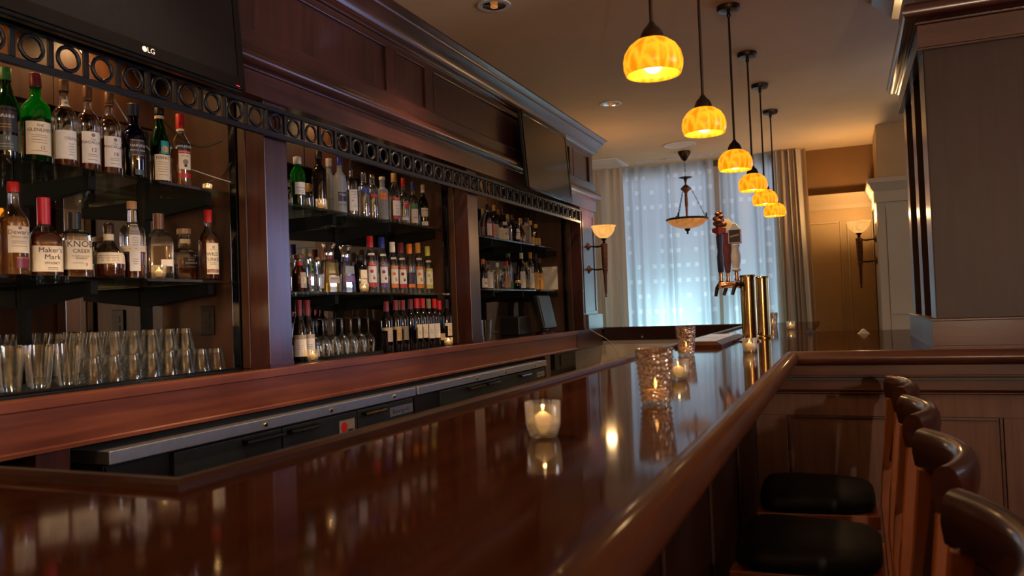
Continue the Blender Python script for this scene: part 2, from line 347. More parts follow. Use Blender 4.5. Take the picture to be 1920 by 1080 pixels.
# ================================================================== THE ROOM
XR, YB, YF, XL = 4.3, -3.4, 9.9, -3.12
struct(B().box(XL - 0.2, XR + 0.2, YB - 0.2, YF + 0.2, Z0 - 0.1, Z0).build('floor', 'floor_wood'), 'dark brown wooden floor of the bar room', 'floor')
struct(B().box(XL - 0.2, XR + 0.2, YB - 0.2, YF + 0.2, ZC, ZC + 0.1).build('ceiling', 'ceiling_paint'), 'smooth beige painted ceiling', 'ceiling')
struct(B().box(XL - 0.1, XL, YB, YF, Z0, ZC).build('wall_left', 'wall_paint'), 'wall behind the back bar', 'wall')
struct(B().box(XL, XR, YB - 0.1, YB, Z0, ZC).build('wall_back', 'wall_paint'), 'plain wall behind the viewer', 'wall')
wr = B().box(XR, XR + 0.1, YB, 2.4, Z0, ZC).box(XR, XR + 0.1, 2.4, 3.7, Z0, 1.0).box(XR, XR + 0.1, 2.4, 3.7, 2.7, ZC).box(XR, XR + 0.1, 3.7, 4.8, Z0, ZC).box(XR, XR + 0.1, 8.4, YF, Z0, ZC).box(XR, XR + 0.1, 4.8, 8.4, Z0, 1.1).box(XR, XR + 0.1, 4.8, 8.4, 2.7, ZC)  # both window openings assumed from the daylight on the back bar
struct(wr.build('wall_right', 'wall_paint'), 'side wall of the dining room with assumed windows', 'wall')
WX0, WX1, WZ0, WZ1 = -2.80, -0.62, 0.25, 2.97
wf = B().box(XL, WX0, YF, YF + 0.12, Z0, ZC).box(WX1, -0.2, YF, YF + 0.12, Z0, ZC).box(WX0, WX1, YF, YF + 0.12, Z0, WZ0).box(WX0, WX1, YF, YF + 0.12, WZ1, ZC).box(-0.2, 2.0, YF, YF + 0.12, Z0, ZC).box(4.2, XR, YF, YF + 0.12, Z0, ZC).box(2.0, 4.2, YF, YF + 0.12, Z0, 0.8).box(2.0, 4.2, YF, YF + 0.12, 2.8, ZC)  # right-hand opening beyond the pier is assumed, to let daylight in
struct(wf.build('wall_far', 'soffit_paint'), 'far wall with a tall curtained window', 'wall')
# window frame behind the sheer curtain
wn = thing('window_1', 'tall window with a dark frame behind the sheer curtain', 'window', (-1.7, YF + 0.06, WZ0), kind='structure')
fr = B().box(WX0, WX0 + 0.07, YF, YF + 0.08, WZ0, WZ1).box(WX1 - 0.07, WX1, YF, YF + 0.08, WZ0, WZ1).box(WX0 + 0.07, WX1 - 0.07, YF, YF + 0.08, WZ0, WZ0 + 0.08).box(WX0 + 0.07, WX1 - 0.07, YF, YF + 0.08, WZ1 - 0.07, WZ1).box(-1.42, -1.32, YF, YF + 0.08, WZ0 + 0.08, WZ1 - 0.07)
fr.build('window_frame', 'beige', wn)
for x in (-1.437, -1.317): B().box(x, x + 0.014, YF - 0.02, YF + 0.02, WZ0 + 0.09, WZ1 - 0.08).build('glazing_bar', 'iron', wn)
B().box(WX0 + 0.07, -1.441, YF + 0.035, YF + 0.041, WZ0 + 0.08, WZ1 - 0.07).build('pane', 'window_glass', wn)
B().box(-1.30, WX1 - 0.07, YF + 0.035, YF + 0.041, WZ0 + 0.08, WZ1 - 0.07).build('pane', 'window_glass', wn)
# far wall wainscot between the drape and the pier
wt = thing('wainscot', 'cream panelled wainscot with a deep cornice beside the striped drape', 'wainscot', (0.0, YF, Z0), kind='structure')
B().box(-0.6, 0.33, YF - 0.05, YF - 0.001, Z0, 2.40).build('backing', 'wall_paint', wt)
def sweepx(P, x0, x1, y): return B().loft([[(x, y - p, z) for p, z in P] for x in (x0, x1)])
sweepx([(0, 2.32), (0.075, 2.32), (0.075, 2.36), (0.09, 2.38), (0.12, 2.42), (0.15, 2.46), (0.16, 2.475), (0.16, 2.49), (0, 2.49)], -0.6, 0.33, YF).build('cornice', 'trim_paint', wt, True)
for x0, x1 in ((-0.52, -0.02), (0.08, 0.31)):
    B().box(x0, x1, YF - 0.058, YF - 0.0505, 0.4, 2.16).build('panel', 'wall_paint', wt, bevel=0.004)
    B().box(x0 - 0.025, x0 - 0.001, YF - 0.07, YF - 0.0505, 0.375, 2.185).box(x1 + 0.001, x1 + 0.02, YF - 0.07, YF - 0.0505, 0.375, 2.185).box(x0, x1, YF - 0.07, YF - 0.0505, 2.161, 2.185).build('panel_moulding', 'trim_paint', wt, bevel=0.005)
# pier
pr = thing('wall_pier', 'cream painted pier with a moulded cornice beside the wall lamp', 'pier', (0.9, 8.82, Z0), kind='structure')
B().box(0.36, 1.9, 8.82, YF - 0.17, 2.49, ZC).build('upper_wall', 'wall_paint', pr)
B().box(0.335, 1.9, 8.80, YF - 0.17, Z0, 2.25).build('pier_body', 'pier_paint', pr, bevel=0.006)
P = [(0, 2.25), (0.02, 2.25), (0.02, 2.36), (0.035, 2.375), (0.06, 2.43), (0.075, 2.445), (0.075, 2.49), (0, 2.49)]
B().loft([[(0.335 - p, YF - 0.17, z) for p, z in P], [(0.335 - p, 8.80 - p, z) for p, z in P], [(1.9, 8.80 - p, z) for p, z in P]]).build('cornice', 'pier_paint', pr, True)
B().box(0.42, 0.43, 8.79, 8.7995, 0.35, 2.2).box(0.43, 1.8, 8.79, 8.7995, 1.12, 1.13).build('panel_moulding', 'pier_paint', pr)
struct(B().box(0.30, 0.3345, 8.78, YF - 0.17, Z0, 0.2).box(0.335, 1.9, 8.77, 8.7995, Z0, 0.2).build('baseboard_pier', 'pier_paint'), 'cream baseboard at the foot of the pier', 'baseboard')

# curtains
def curtain(name, mat, x0, x1, y, folds, amp, z0, z1, label, taper=0.0, seed=1, thick=None):
    rnd = random.Random(seed); nx, nz = folds * 10, 14; V = []; F = []; ph = [rnd.uniform(0.35, 1.5) for _ in range(folds + 1)]; U = []
    for j in range(nz + 1):
        tz = j / nz
        for i in range(nx + 1):
            tx = i / nx; a = tx * folds; a += 0.28 * math.sin(2.1 * a + seed); k = int(max(0, min(a, folds - 1)))
            f = math.sin(2 * PI * a) * amp * ph[k] * (0.75 + 0.5 * (1 - tz)) + 0.35 * amp * math.sin(4.3 * a + 1.1 + 1.5 * tz)
            x = x0 + (x1 - x0) * tx + taper * (1 - tz) * (tx if taper > 0 else 0) + 0.010 * math.sin(a * 3.1 + 2.0 * tz)
            V.append((x, y + f, z0 + (z1 - z0) * tz)); U.append(((x1 - x0) * tx * 1.25, (z1 - z0) * tz))
    n = nx + 1; F = [(j * n + i, j * n + i + 1, (j + 1) * n + i + 1, (j + 1) * n + i) for j in range(nz) for i in range(nx)]
    me = bpy.data.meshes.new(name); me.from_pydata(V, [], F); uv = me.uv_layers.new(name='UVMap')
    for lp in me.loops: uv.data[lp.index].uv = U[lp.vertex_index]
    me.materials.append(MT[mat]); o = put(name, me, None, 'all'); return tag(o, label, 'curtain')
curtain('sheer_curtain', 'sheer', -2.60, -1.405, 9.76, 8, 0.034, 0.02, 3.03, 'white sheer curtain with woven squares behind the bowl chandelier', seed=3)
curtain('sheer_curtain', 'sheer', -1.345, -0.60, 9.77, 5, 0.034, 0.02, 3.03, 'white sheer curtain with woven squares beside the striped drape', seed=5)
curtain('drape', 'drape_beige', -3.05, -2.50, 9.66, 6, 0.035, 0.0, 3.03, 'plain beige drape beside the end of the back bar', seed=8)
curtain('drape', 'drape_stripe', -0.70, -0.35, 9.66, 6, 0.04, 0.0, 3.03, 'brown and beige striped drape beside the wainscot', taper=0.07, seed=11)

# ================================================================== THE BACK BAR
XF, XM, YE = -2.36, -3.00, 7.916
bb = thing('back_bar', 'dark mahogany back bar with three mirrored niches and a panelled hood', 'back bar', (-2.75, 4.3, Z0))
YS = 0.3
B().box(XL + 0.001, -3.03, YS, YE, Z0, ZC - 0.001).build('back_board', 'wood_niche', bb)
# pilasters and niche side walls
PILS = [(0.76, 0.917), (2.832, 2.989), (4.905, 5.062), (7.43, YE)]
for k, (y0, y1) in enumerate(PILS):
    pb = B().box(-2.465, XF, y0, y1, BC, 2.283).build('pilaster', 'wood_z', bb, bevel=0.003)
    B().box(-2.466, XF + 0.004, y0 - 0.003, y1 + 0.003, BC, BC + 0.022).build('plinth', 'wood_y', pb)
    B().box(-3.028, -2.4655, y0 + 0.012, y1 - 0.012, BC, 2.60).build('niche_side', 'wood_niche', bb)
    B().box(-2.51, -2.4665, y0 - 0.004, y0 + 0.0115, BC, 2.60).build('edge_bead', 'wood_niche', bb, bevel=0.004)
    if k: B().box(-2.56, -2.52, y0 - 0.006, y0 + 0.0115, BC, 2.60).build('batten', 'black_gloss', bb, bevel=0.002)
# end pilaster trims
P = [(0.003, BC), (0.075, BC), (0.075, 1.225), (0.06, 1.232), (0.003, 1.232)]
B().loft([[(XF + p * 0.35, 7.50, z) for p, z in P], [(XF + p * 0.35, YE + p, z) for p, z in P], [(-2.9, YE + p, z) for p, z in P]]).build('pilaster_base', 'wood_y', bb)
for y0, y1, z0, z1 in ((7.47, 7.50, 1.24, 2.25), (7.845, 7.875, 1.24, 2.25), (7.50, 7.845, 2.225, 2.25), (7.50, 7.845, 1.24, 1.265)):
    B().box(XF + 0.0005, XF + 0.007, y0, y1, z0, z1).build('panel_moulding', 'wood_z', bb, bevel=0.002)
B().box(-3.028, -2.4665, YE - 0.0115, YE + 0.0, BC, 2.6).build('end_wall', 'wood_z', bb)
# mirrors, upper back boards
NICHE = [(0.917, 2.832), (2.989, 4.905), (5.062, 7.43)]
for k, (y0, y1) in enumerate(NICHE):
    B().box(-3.026, XM, y0 - 0.011, y1 + 0.011, BC, 2.218).build('mirror', 'mirror', bb)
    n = 7 if k == 0 else 8
    for i in range(n):
        a = y0 - 0.011 + (y1 - y0 + 0.022) * i / n; b = y0 - 0.011 + (y1 - y0 + 0.022) * (i + 1) / n
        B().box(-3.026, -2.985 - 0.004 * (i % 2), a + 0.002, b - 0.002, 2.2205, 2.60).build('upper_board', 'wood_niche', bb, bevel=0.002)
    B().box(-3.028, -2.40, y0 - 0.011, y1 + 0.011, 2.601, 2.62).build('niche_ceiling', 'wood_niche', bb)
    # shelf standards and bracket arms
    ys = {0: [0.96, 1.55, 2.152, 2.749], 1: [3.13, 3.70, 4.285, 4.87], 2: [5.22, 5.85, 6.48, 7.11, 7.38]}[k]
    for y in ys:
        B().box(-2.9995, -2.975, y - 0.013, y + 0.013, BC + 0.001, 2.20).build('shelf_standard', 'matte_black', bb)
        for zs in (1.885, (1.485, 1.437, 1.477)[k]):
            B().loft([[(-2.9745, y - 0.016, zs - 0.102), (-2.9745, y + 0.016, zs - 0.102), (-2.9745, y + 0.016, zs - 0.013), (-2.9745, y - 0.016, zs - 0.013)],
                      [(-2.61, y - 0.016, zs - 0.062), (-2.61, y + 0.016, zs - 0.062), (-2.61, y + 0.016, zs - 0.013), (-2.61, y - 0.016, zs - 0.013)]]).build('bracket_arm', 'matte_black', bb)
# hood: board, torus, ledge, panel frame, crown
def hood(P, name, mat='wood_y', smooth=True):
    return B().loft([[(XF + p, YS, z) for p, z in P], [(XF + p, YE + p, z) for p, z in P], [(-3.02, YE + p, z) for p, z in P]]).build(name, mat, bb, smooth)
hood([(-0.06, 2.283), (0.026, 2.283), (0.026, 2.292), (0.018, 2.296), (0.018, 2.392), (0.026, 2.396), (0.026, 2.404), (-0.06, 2.404)], 'fascia_board')
hood([(-0.06, 2.4045), (0.030, 2.4045)] + arc(10, lambda t: (0.034 + 0.037 * math.sin(PI * t), 2.438 - 0.033 * math.cos(PI * t))) + [(0.022, 2.476), (0.017, 2.500), (-0.06, 2.500)], 'torus_moulding')
hood([(-0.06, 2.5005), (0.017, 2.5005), (0.017, 2.566), (0.010, 2.574), (-0.06, 2.574)], 'ledge_board')
hood([(-0.06, 2.846), (0.0, 2.846), (0.0, 2.878), (0.014, 2.883), (-0.06, 2.883)], 'top_rail')
hood([(-0.06, 2.8835), (0.018, 2.8835), (0.022, 2.892), (0.036, 2.900), (0.036, 2.906), (0.042, 2.912)] + arc(6, lambda t: (0.042 + 0.050 * t ** 1.5, 2.912 + 0.072 * t)) + [(0.098, 2.990), (0.098, 2.998), (0.108, 3.012), (0.126, 3.024), (0.133, 3.030), (0.133, 3.0385), (-0.06, 3.0385)], 'crown_moulding')
panels = [(0.5, 1.55), (1.65, 3.90), (3.995, 4.36), (4.457, 6.70), (6.80, 7.18), (7.28, 7.80)]
edge = YS
for i, (a, b) in enumerate(panels):
    B().box(XF - 0.06, XF, edge + 0.0005, a - 0.0005, 2.5745, 2.8455).build('stile', 'wood_z', bb, bevel=0.002)
    B().box(XF - 0.06, XF - 0.014, a, b, 2.5745, 2.8455).build('panel', 'wood_z', bb)
    m = B()
    for y0, y1, z0, z1 in ((a, a + 0.009, 2.5745, 2.8455), (b - 0.009, b, 2.5745, 2.8455), (a + 0.009, b - 0.009, 2.5745, 2.5835), (a + 0.009, b - 0.009, 2.8365, 2.8455)): m.box(XF - 0.0138, XF + 0.004, y0, y1, z0, z1)
    m.build('panel_moulding', 'wood_y', bb, bevel=0.003)
    edge = b
B().box(XF - 0.06, XF, edge + 0.0005, YE, 2.5745, 2.8455).build('stile', 'wood_z', bb, bevel=0.002)
B().box(-3.02, XF - 0.0605, YE - 0.012, YE, 2.283, 3.03).build('hood_end', 'wood_z', bb)
# lower case under the counter
B().box(-3.03, -2.62, YS, 7.9, Z0, 1.03).build('base_case', 'black', bb)
for y in (1.79, 6.40):
    B().box(-2.619, -2.37, y - 0.06, y + 0.06, Z0, 0.904).build('support_post', 'wood_z', bb, bevel=0.003)
# counter on top of the back bar cases
ct = thing('back_counter', 'long dark back counter with a reddish mahogany front edge', 'counter', (-2.7, 4.1, 0.9))
B().box(-3.029, -2.395, YS, 7.99, 1.045, BC - 0.0005).build('top', 'wood_counter', ct)
P = [(0, BC - 0.0005), (0.047, BC - 0.0005), (0.055, BC - 0.006), (0.055, 1.05), (0.040, 1.044), (0.040, 0.925), (0.046, 0.92), (0.046, 0.908), (0, 0.908)]
B().loft([[(-2.3945 + p, y, z) for p, z in P] for y in (YS, 7.15)]).build('front_edge', 'wood_lit', ct)
B().box(-2.3945, -2.345, 7.151, 7.99, 0.908, BC - 0.0005).build('end_edge', 'wood_y', ct)
# ring grille
G = thing('ring_grille', 'black iron grille of rings and bars along the niche heads', 'grille', (-2.33, 4.2, 2.12))
gy0, gy1, gx, gz = 0.35, 7.33, -2.33, 2.187
B().box(gx - 0.010, gx + 0.010, gy0, gy1, 2.117, 2.1405).build('bottom_rail', 'iron', G, bevel=0.002)
B().box(gx - 0.010, gx + 0.010, gy0, gy1, 2.2335, 2.252).build('top_rail', 'iron', G, bevel=0.002)
r0 = B().torus(0.0385, 0.0070, (gx, 1.713, gz), 'X', 30, 8, 1.0).build('ring', 'iron', G, 'all')
b0 = B().box(gx - 0.008, gx + 0.008, 1.713 + 0.0647 - 0.0085, 1.713 + 0.0647 + 0.0085, 2.141, 2.233).build('bar', 'iron', G, bevel=0.003)
for k in range(-10, 43):
    if k == 0: continue
    c = r0.copy(); COL.objects.link(c); c.location.y += 0.12935 * k
    c = b0.copy(); COL.objects.link(c); c.location.y += 0.12935 * k
for y in (0.86, 2.91, 4.98, 7.30): B().box(XF + 0.0005, gx - 0.0105, y - 0.012, y + 0.012, 2.236, 2.25).build('fixing_lug', 'iron', G)
# glass shelves
SH = {}
for k, (y0, y1) in enumerate(NICHE):
    for q, zs in enumerate((1.885, (1.485, 1.437, 1.477)[k])):
        yy = y1 - (0.010 if k < 2 else 0.30)
        o = B().box(-2.972, -2.55, y0 + 0.004, yy, zs - 0.0125, zs - 0.0005).build('glass_shelf', 'shelf_glass', None, bevel=0.001)
        tag(o, ['upper', 'lower'][q] + ' glass shelf in the niche ' + ['under the large television, nearest the viewer', 'between the other two niches', 'next to the curtained window'][k], 'shelf', 'glass shelves in the back bar')
# niche lights: assumed small round pucks under the niche ceilings
for k, (ys, e) in enumerate((((1.35, 1.95, 2.45), 4.6), ((3.35, 4.1), 3.0), ((5.7, 6.6), 1.4))):
    for i, y in enumerate(ys):
        t = thing('assumed_puck_light', ('first', 'second', 'third')[i] + ' assumed small round cabinet light under the ceiling of the ' + ('near', 'middle', 'far')[k] + ' niche', 'light', (-2.86, y, 2.585), 'assumed cabinet lights in the niches')
        B().lathe([(0.034, 2.5995), (0.034, 2.59), (0.028, 2.586)], 20, (-2.86, y, 0)).build('housing', 'bronze', t, True)
        B().lathe([(0.0255, 2.5858), (0.0255, 2.584)], 20, (-2.86, y, 0)).build('lens', 'bulb', t)
        lamp('assumed_puck_lamp', 'SPOT', (-2.86, y, 2.575), e * 1.7, (1.0, 0.58, 0.24), 0.03, (0, 0, 0), spot=2.6)
# outlet, cables, notice
t = thing('wall_outlet', 'dark outlet plate on the niche side wall above the glasses', 'outlet', (-2.718, 2.84, 1.308))
B().box(-2.757, -2.679, 2.832, 2.8435, 1.24, 1.376).build('plate', 'black', t, bevel=0.003)
for z in (1.27, 1.315): B().box(-2.735, -2.70, 2.829, 2.8318, z, z + 0.03).build('socket', 'iron', t, bevel=0.003)
def cable(pts, r, label, mat='black'):
    P = [Vector(p) for p in pts]; out = []
    for i in range(len(P) - 1):
        a, b, c, d = P[max(i - 1, 0)], P[i], P[i + 1], P[min(i + 2, len(P) - 1)]
        for k in range(6):
            t = k / 6; out.append(0.5 * ((2 * b) + (c - a) * t + (2 * a - 5 * b + 4 * c - d) * t * t + (3 * b - a - 3 * c + d) * t ** 3))
    out.append(P[-1]); return tag(B().tube(out, r, 6).build('cable', mat, None, 'all'), label, 'cable')
cable([(-2.90, 2.30, 2.50), (-2.86, 2.45, 2.30), (-2.80, 2.62, 2.06), (-2.66, 2.74, 1.98), (-2.54, 2.815, 1.93)], 0.0028, 'thin shiny cable drooping behind the green bottle', 'steel')
cable([(-2.88, 2.50, 2.58), (-2.80, 2.65, 2.25), (-2.68, 2.74, 2.10), (-2.58, 2.81, 2.12)], 0.004, 'black cable looping above the red capped rum bottle')
cable([(-2.78, 2.60, 2.02), (-2.70, 2.72, 1.93), (-2.60, 2.80, 1.95), (-2.54, 2.82, 2.02)], 0.003, 'thin black cable hanging low beside the tealight shelf end')
tag(B().box(-2.80, -2.62, 7.438, 7.441, 1.49, 1.72).build('notice_sheet', 'paper'), 'white paper sheet pinned in the niche beside the yellow bottle', 'paper')

# televisions
def tv(label, yc, zc, w, h, logo):
    t = thing('television', label, 'television', (-2.23, yc, zc - h / 2))
    b = B().box(-0.033, 0, -w / 2, w / 2, 0, h).build('housing', 'black', t, bevel=0.008)
    f = B()
    for y0, y1, z0, z1 in ((-w / 2, -w / 2 + 0.035, 0, h), (w / 2 - 0.035, w / 2, 0, h), (-w / 2 + 0.035, w / 2 - 0.035, 0, 0.05), (-w / 2 + 0.035, w / 2 - 0.035, h - 0.035, h)): f.box(0.0005, 0.008, y0, y1, z0, z1)
    f.build('bezel', 'black_gloss', t, bevel=0.002)
    B().box(0.0005, 0.004, -w / 2 + 0.0355, w / 2 - 0.0355, 0.0505, h - 0.0355).build('screen', 'tv_screen', t)
    B().tube([(-0.004, -w / 2 + 0.02, -0.006), (-0.004, w / 2 - 0.02, -0.006)], 0.009, 8).build('lower_trim', 'tv_screen', t, True)
    B().box(-0.095, -0.0335, -0.2, 0.2, 0.36, 0.50).build('wall_bracket', 'black', t)
    if logo:
        V, F = text_pts('LG', 0.028, 0.0); g = B(); g.add([(0.0092, x + 0.060, z + 0.026) for x, z in V], F)
        g.build('lettering', 'white', t); e = B(); e.lathe([(0.010, 0.008), (0.010, 0.0092)], 20, (0, 0.032, 0.026), axis='X').build('emblem', 'white', t)
        B().box(0.0082, 0.009, w / 2 - 0.055, w / 2 - 0.035, 0.008, 0.012).build('indicator', 'led_red', t)
    for o in t.children: pass
    t.rotation_euler = (0, math.radians(-4), 0)
    return t
def tv_fix(t):   # parts were built around the local origin
    for ch in t.children: ch.location = WL[t.name]
    return t
_t = tv('large black television hung over the near niche with the grille below', 2.025, 2.555, 1.08, 0.63, True); tv_fix(_t)
_t = tv('black television hung over the far niche beside the wall lamp', 6.27, 2.565, 1.07, 0.62, False); tv_fix(_t)

# coolers under the counter
def cooler(label, y0, y1, doors, sticker):
    t = thing('bottle_cooler', label, 'cooler', (-2.45, (y0 + y1) / 2, Z0), 'black coolers under the back counter')
    B().box(-2.615, -2.345, y0, y1, Z0 + 0.08, 0.833).build('body', 'cooler_door', t)
    B().box(-2.58, -2.36, y0, y1, Z0, Z0 + 0.0795).build('plinth', 'black', t)
    st = B().box(-2.615, -2.30, y0 - 0.01, y1 + 0.003, 0.8335, 0.879).build('steel_top_edge', 'steel', t, bevel=0.003)
    ye = y0
    for i, (a, b) in enumerate(doors):
        d = B().box(-2.3445, -2.315, a + 0.003, b - 0.003, 0.0, 0.822).build('door', 'cooler_door', t, bevel=0.003)
        hs = [(a + 0.36, b - 0.01)] if i == 0 else [(a + 0.03, a + 0.23)]
        for h0, h1 in hs: B().loft([[(-2.3145, y, 0.812), (-2.285, y, 0.806), (-2.280, y, 0.796), (-2.288, y, 0.790), (-2.3145, y, 0.796)] for y in (h0, h1)]).build('handle', 'black_gloss', d)
        yl = b - 0.12 if i == 0 else (a + b) / 2 + 0.05
        k = B().lathe([(0.011, -2.2995), (0.011, -2.296), (0.007, -2.294)], 16, (0, yl, 0.856), axis='X').build('lock', 'brass', st, True)
        B().box(-2.2938, -2.2934, yl - 0.005, yl + 0.005, 0.855, 0.857).build('keyhole', 'ink', st)
    B().box(-2.3445, -2.335, y0 + 0.005, doors[0][0] - 0.004, 0.0, 0.82).build('vent_grille', 'black', t)
    return t
c1 = cooler('longer black cooler with steel edge below the near and middle niches', 1.95, 4.0, [(2.23, 2.84), (2.845, 3.43), (3.435, 3.995)], True)
c2 = cooler('farther black cooler with steel edge below the far niche', 4.04, 6.17, [(4.33, 4.95), (4.955, 5.56), (5.565, 6.165)], False)
pl = B().box(-2.3148, -2.3138, 3.74, 3.985, 0.745, 0.795).build('maker_plate', 'steel', c1)
V, F = text_pts('Beverage-Air', 0.036, 0.0); B().add([(-2.3134, x + 3.8625, z + 0.768) for x, z in V], F).build('lettering', 'ink', pl)
pl = B().box(-2.3148, -2.3138, 5.98, 6.15, 0.755, 0.795).build('maker_plate', 'steel', c2)
V, F = text_pts('Beverage-Air', 0.026, 0.0); B().add([(-2.3134, x + 6.065, z + 0.774) for x, z in V], F).build('lettering', 'ink', pl)
sk = B().box(-2.3148, -2.3138, 3.27, 3.40, 0.66, 0.79).build('sticker', 'ink_grey', c1)
B().lathe([(0.026, -2.3136), (0.026, -2.313)], 18, (0, 3.31, 0.755), axis='X').build('sticker_disc', 'red', sk)
B().box(-2.3136, -2.313, 3.34, 3.385, 0.69, 0.74).box(-2.3136, -2.313, 3.28, 3.32, 0.67, 0.71).build('sticker_print', 'navy', sk)
t = thing('power_panel', 'small metal outlet panel under the far end of the back counter', 'outlet', (-2.4, 6.87, 0.84))
B().box(-2.619, -2.372, 6.58, 7.14, 0.76, 0.905).build('box', 'black', t)
B().box(-2.3715, -2.364, 6.72, 7.02, 0.785, 0.885).build('plate', 'bronze', t, bevel=0.002)
for y in (6.79, 6.91): B().box(-2.3635, -2.362, y, y + 0.05, 0.83, 0.845).build('socket', 'black', t)

# ================================================================== THE BAR
bar = thing('bar_counter', 'U-shaped mahogany bar with a glossy top and rounded front rail', 'bar', (-0.55, 3.5, Z0))
XI, XO, YN, YR, YFA = -0.889, -0.250, 0.864, 3.745, 8.02
top = B()
top.box(-0.86, XO, 0.10, YR, BT - 0.04, BT); top.box(-2.30, -0.8605, 0.10, YN - 0.03, BT - 0.04, BT)
top.box(-0.86, XO, YR + 0.0002, 8.70, BT - 0.04, BT); top.box(XO + 0.0002, 2.2, YR, 6.1, BT - 0.04, BT); top.box(-2.9, -0.8605, YFA + 0.035, 8.70, BT - 0.04, BT)
top.build('top', 'wood_bar', bar)
# raised inner lip (drip edge)
def lip(P0, P1, nrm, name='inner_lip'):
    prof = [(0, 1.02), (0.0, 1.078), (0.004, 1.085), (0.016, 1.085), (0.026, 1.078), (0.029, BT + 0.0005), (0.029, 1.02)]
    return prof
prof = [(0, 0.955), (0.0, 1.079), (0.004, 1.085), (0.018, 1.085), (0.026, 1.079), (0.0288, BT), (0.0288, 0.955)]
B().loft([[(-2.30, YN - p, z) for p, z in prof], [(XI + p, YN - p, z) for p, z in prof], [(XI + p, YFA + p, z) for p, z in prof], [(-2.335, YFA + p, z) for p, z in prof]]).build('inner_lip', 'wood_lip', bar)
# rounded outer rail (long side, then along the return)
rp = [(-0.003, BT - 0.045), (-0.003, BT)] + arc(12, lambda t: (0.012 + 0.038 * math.sin(PI * (0.02 + 0.98 * t)), BT - 0.026 + 0.031 * math.cos(PI * (0.02 + 0.98 * t)))) + [(0.0, BT - 0.058)]
B().loft([[(-2.3, 0.0975 - p, z) for p, z in rp], [(XO + p + 0.003, 0.0975 - p, z) for p, z in rp], [(XO + p + 0.003, YR - p - 0.003, z) for p, z in rp]]).build('front_rail', 'wood_rail', bar, True)
B().loft([[(XO + p + 0.003, YR - p - 0.003, z) for p, z in rp], [(2.2, YR - p - 0.003, z) for p, z in rp]]).build('return_rail', 'wood_rail_x', bar, True)
# body under the top, long side
bd = B().box(-0.43, -0.40, 0.2, 3.812, Z0, BT - 0.0405).build('front_panel', 'wood_front_shaded', bar)
for i in range(5):
    y = 0.42 + i * 0.66
    B().box(-0.3995, -0.388, y, y + 0.05, Z0, 0.98).build('stile', 'wood_front_shaded', bar, bevel=0.003)
B().box(-0.3995, -0.38, 0.2, 3.75, 0.985, 1.0285).build('apron', 'wood_front_shaded', bar)
B().box(-2.3, -0.431, 0.2, 0.23, Z0, BT - 0.0405).build('end_panel', 'wood_panel', bar)
B().box(XI + 0.03, XI + 0.05, 0.85, 8.05, Z0, BT - 0.0405).build('inner_wall', 'black', bar)
# return under the column: boards and panels
yp = 3.79
def xs(P, name, mat='wood_rail_x'): return B().loft([[(x, yp - p, z) for p, z in P] for x in (-0.399, 2.2)]).build(name, mat, bar)
xs([(0, 0.958), (0.062, 0.958), (0.066, 0.963), (0.066, 0.968), (0.060, 0.970), (0.060, 1.011), (0, 1.011)], 'apron_board')
xs([(0, 0.944), (0.03, 0.944), (0.03, 0.957), (0, 0.957)], 'shadow_strip', 'black')
xs([(0, 0.885), (0.040, 0.885), (0.046, 0.890), (0.046, 0.893), (0.036, 0.896), (0.046, 0.903), (0.040, 0.906), (0.040, 0.9435), (0, 0.9435)], 'frieze_board')
B().box(-0.399, 2.2, yp - 0.022, yp, 0.79, 0.8845).build('top_rail', 'wood_panel', bar)
B().box(-0.399, 2.2, yp, yp + 0.02, Z0, 1.0285).build('return_backing', 'wood_panel', bar)
px = [-0.329, -0.29, 0.56, 0.66, 1.50, 1.60, 2.2]
for a, b in ((-0.399, -0.265), (0.575, 0.665), (1.505, 1.595)): B().box(a, b, yp - 0.022, yp, Z0, 0.7895).build('stile', 'wood_panel', bar, bevel=0.002)
for a, b in ((-0.264, 0.574), (0.666, 1.504), (1.596, 2.2)):
    B().box(a, b, yp - 0.010, yp, Z0, 0.7895).build('panel', 'wood_panel', bar)
    m = B().box(a, a + 0.014, yp - 0.019, yp - 0.0102, Z0, 0.7895).box(b - 0.014, b, yp - 0.019, yp - 0.0102, Z0, 0.7895).box(a + 0.014, b - 0.014, yp - 0.019, yp - 0.0102, 0.7755, 0.7895)
    m.build('panel_moulding', 'wood_x', bar, bevel=0.003)
# far leg: wooden apron with a lock and a beige lower wall
B().box(-2.9, -0.9, YFA + 0.03, YFA + 0.05, 0.945, 1.0295).build('far_apron', 'wood_x', bar)
B().box(-2.9, -0.9, YFA + 0.035, YFA + 0.06, Z0, 0.9445).build('far_lower_wall', 'beige', bar)
B().box(-2.9, -0.9, 8.66, 8.69, Z0, 1.0295).build('far_front_panel', 'wood_panel', bar)
k = B().lathe([(0.022, YFA - 0.006), (0.022, YFA + 0.0295)], 18, (-1.93, 0, 0.985), axis='Y').build('drawer_lock', 'black', bar, True)
B().lathe([(0.010, YFA - 0.009), (0.010, YFA - 0.0065)], 12, (-1.93, 0, 0.98), axis='Y').build('keyhole', 'steel', k, True)
B().box(-2.20, -2.14, YFA + 0.02, YFA + 0.0295, 0.955, 1.02).build('outlet_plate', 'beige', bar)
cable([(-2.33, 7.5, 1.09), (-2.29, 7.65, 1.03), (-2.22, 7.8, 0.95), (-2.15, 7.9, 0.80), (-2.12, 7.96, 0.55)], 0.003, 'white cable drooping off the end of the back counter', 'cream')

# added unseen board, a divider that shades the bar front and stools
bo = thing('shade_blocker', 'added unseen wooden divider behind the bar stools', 'blocker', (1.3, 0.6, Z0))
B().box(1.27, 1.33, -2.6, 3.58, Z0, 1.22).build('board', 'wood_panel', bo); B().box(1.24, 1.36, -2.62, 3.60, 1.2205, 1.26).build('cap', 'wood_y', bo, bevel=0.008)
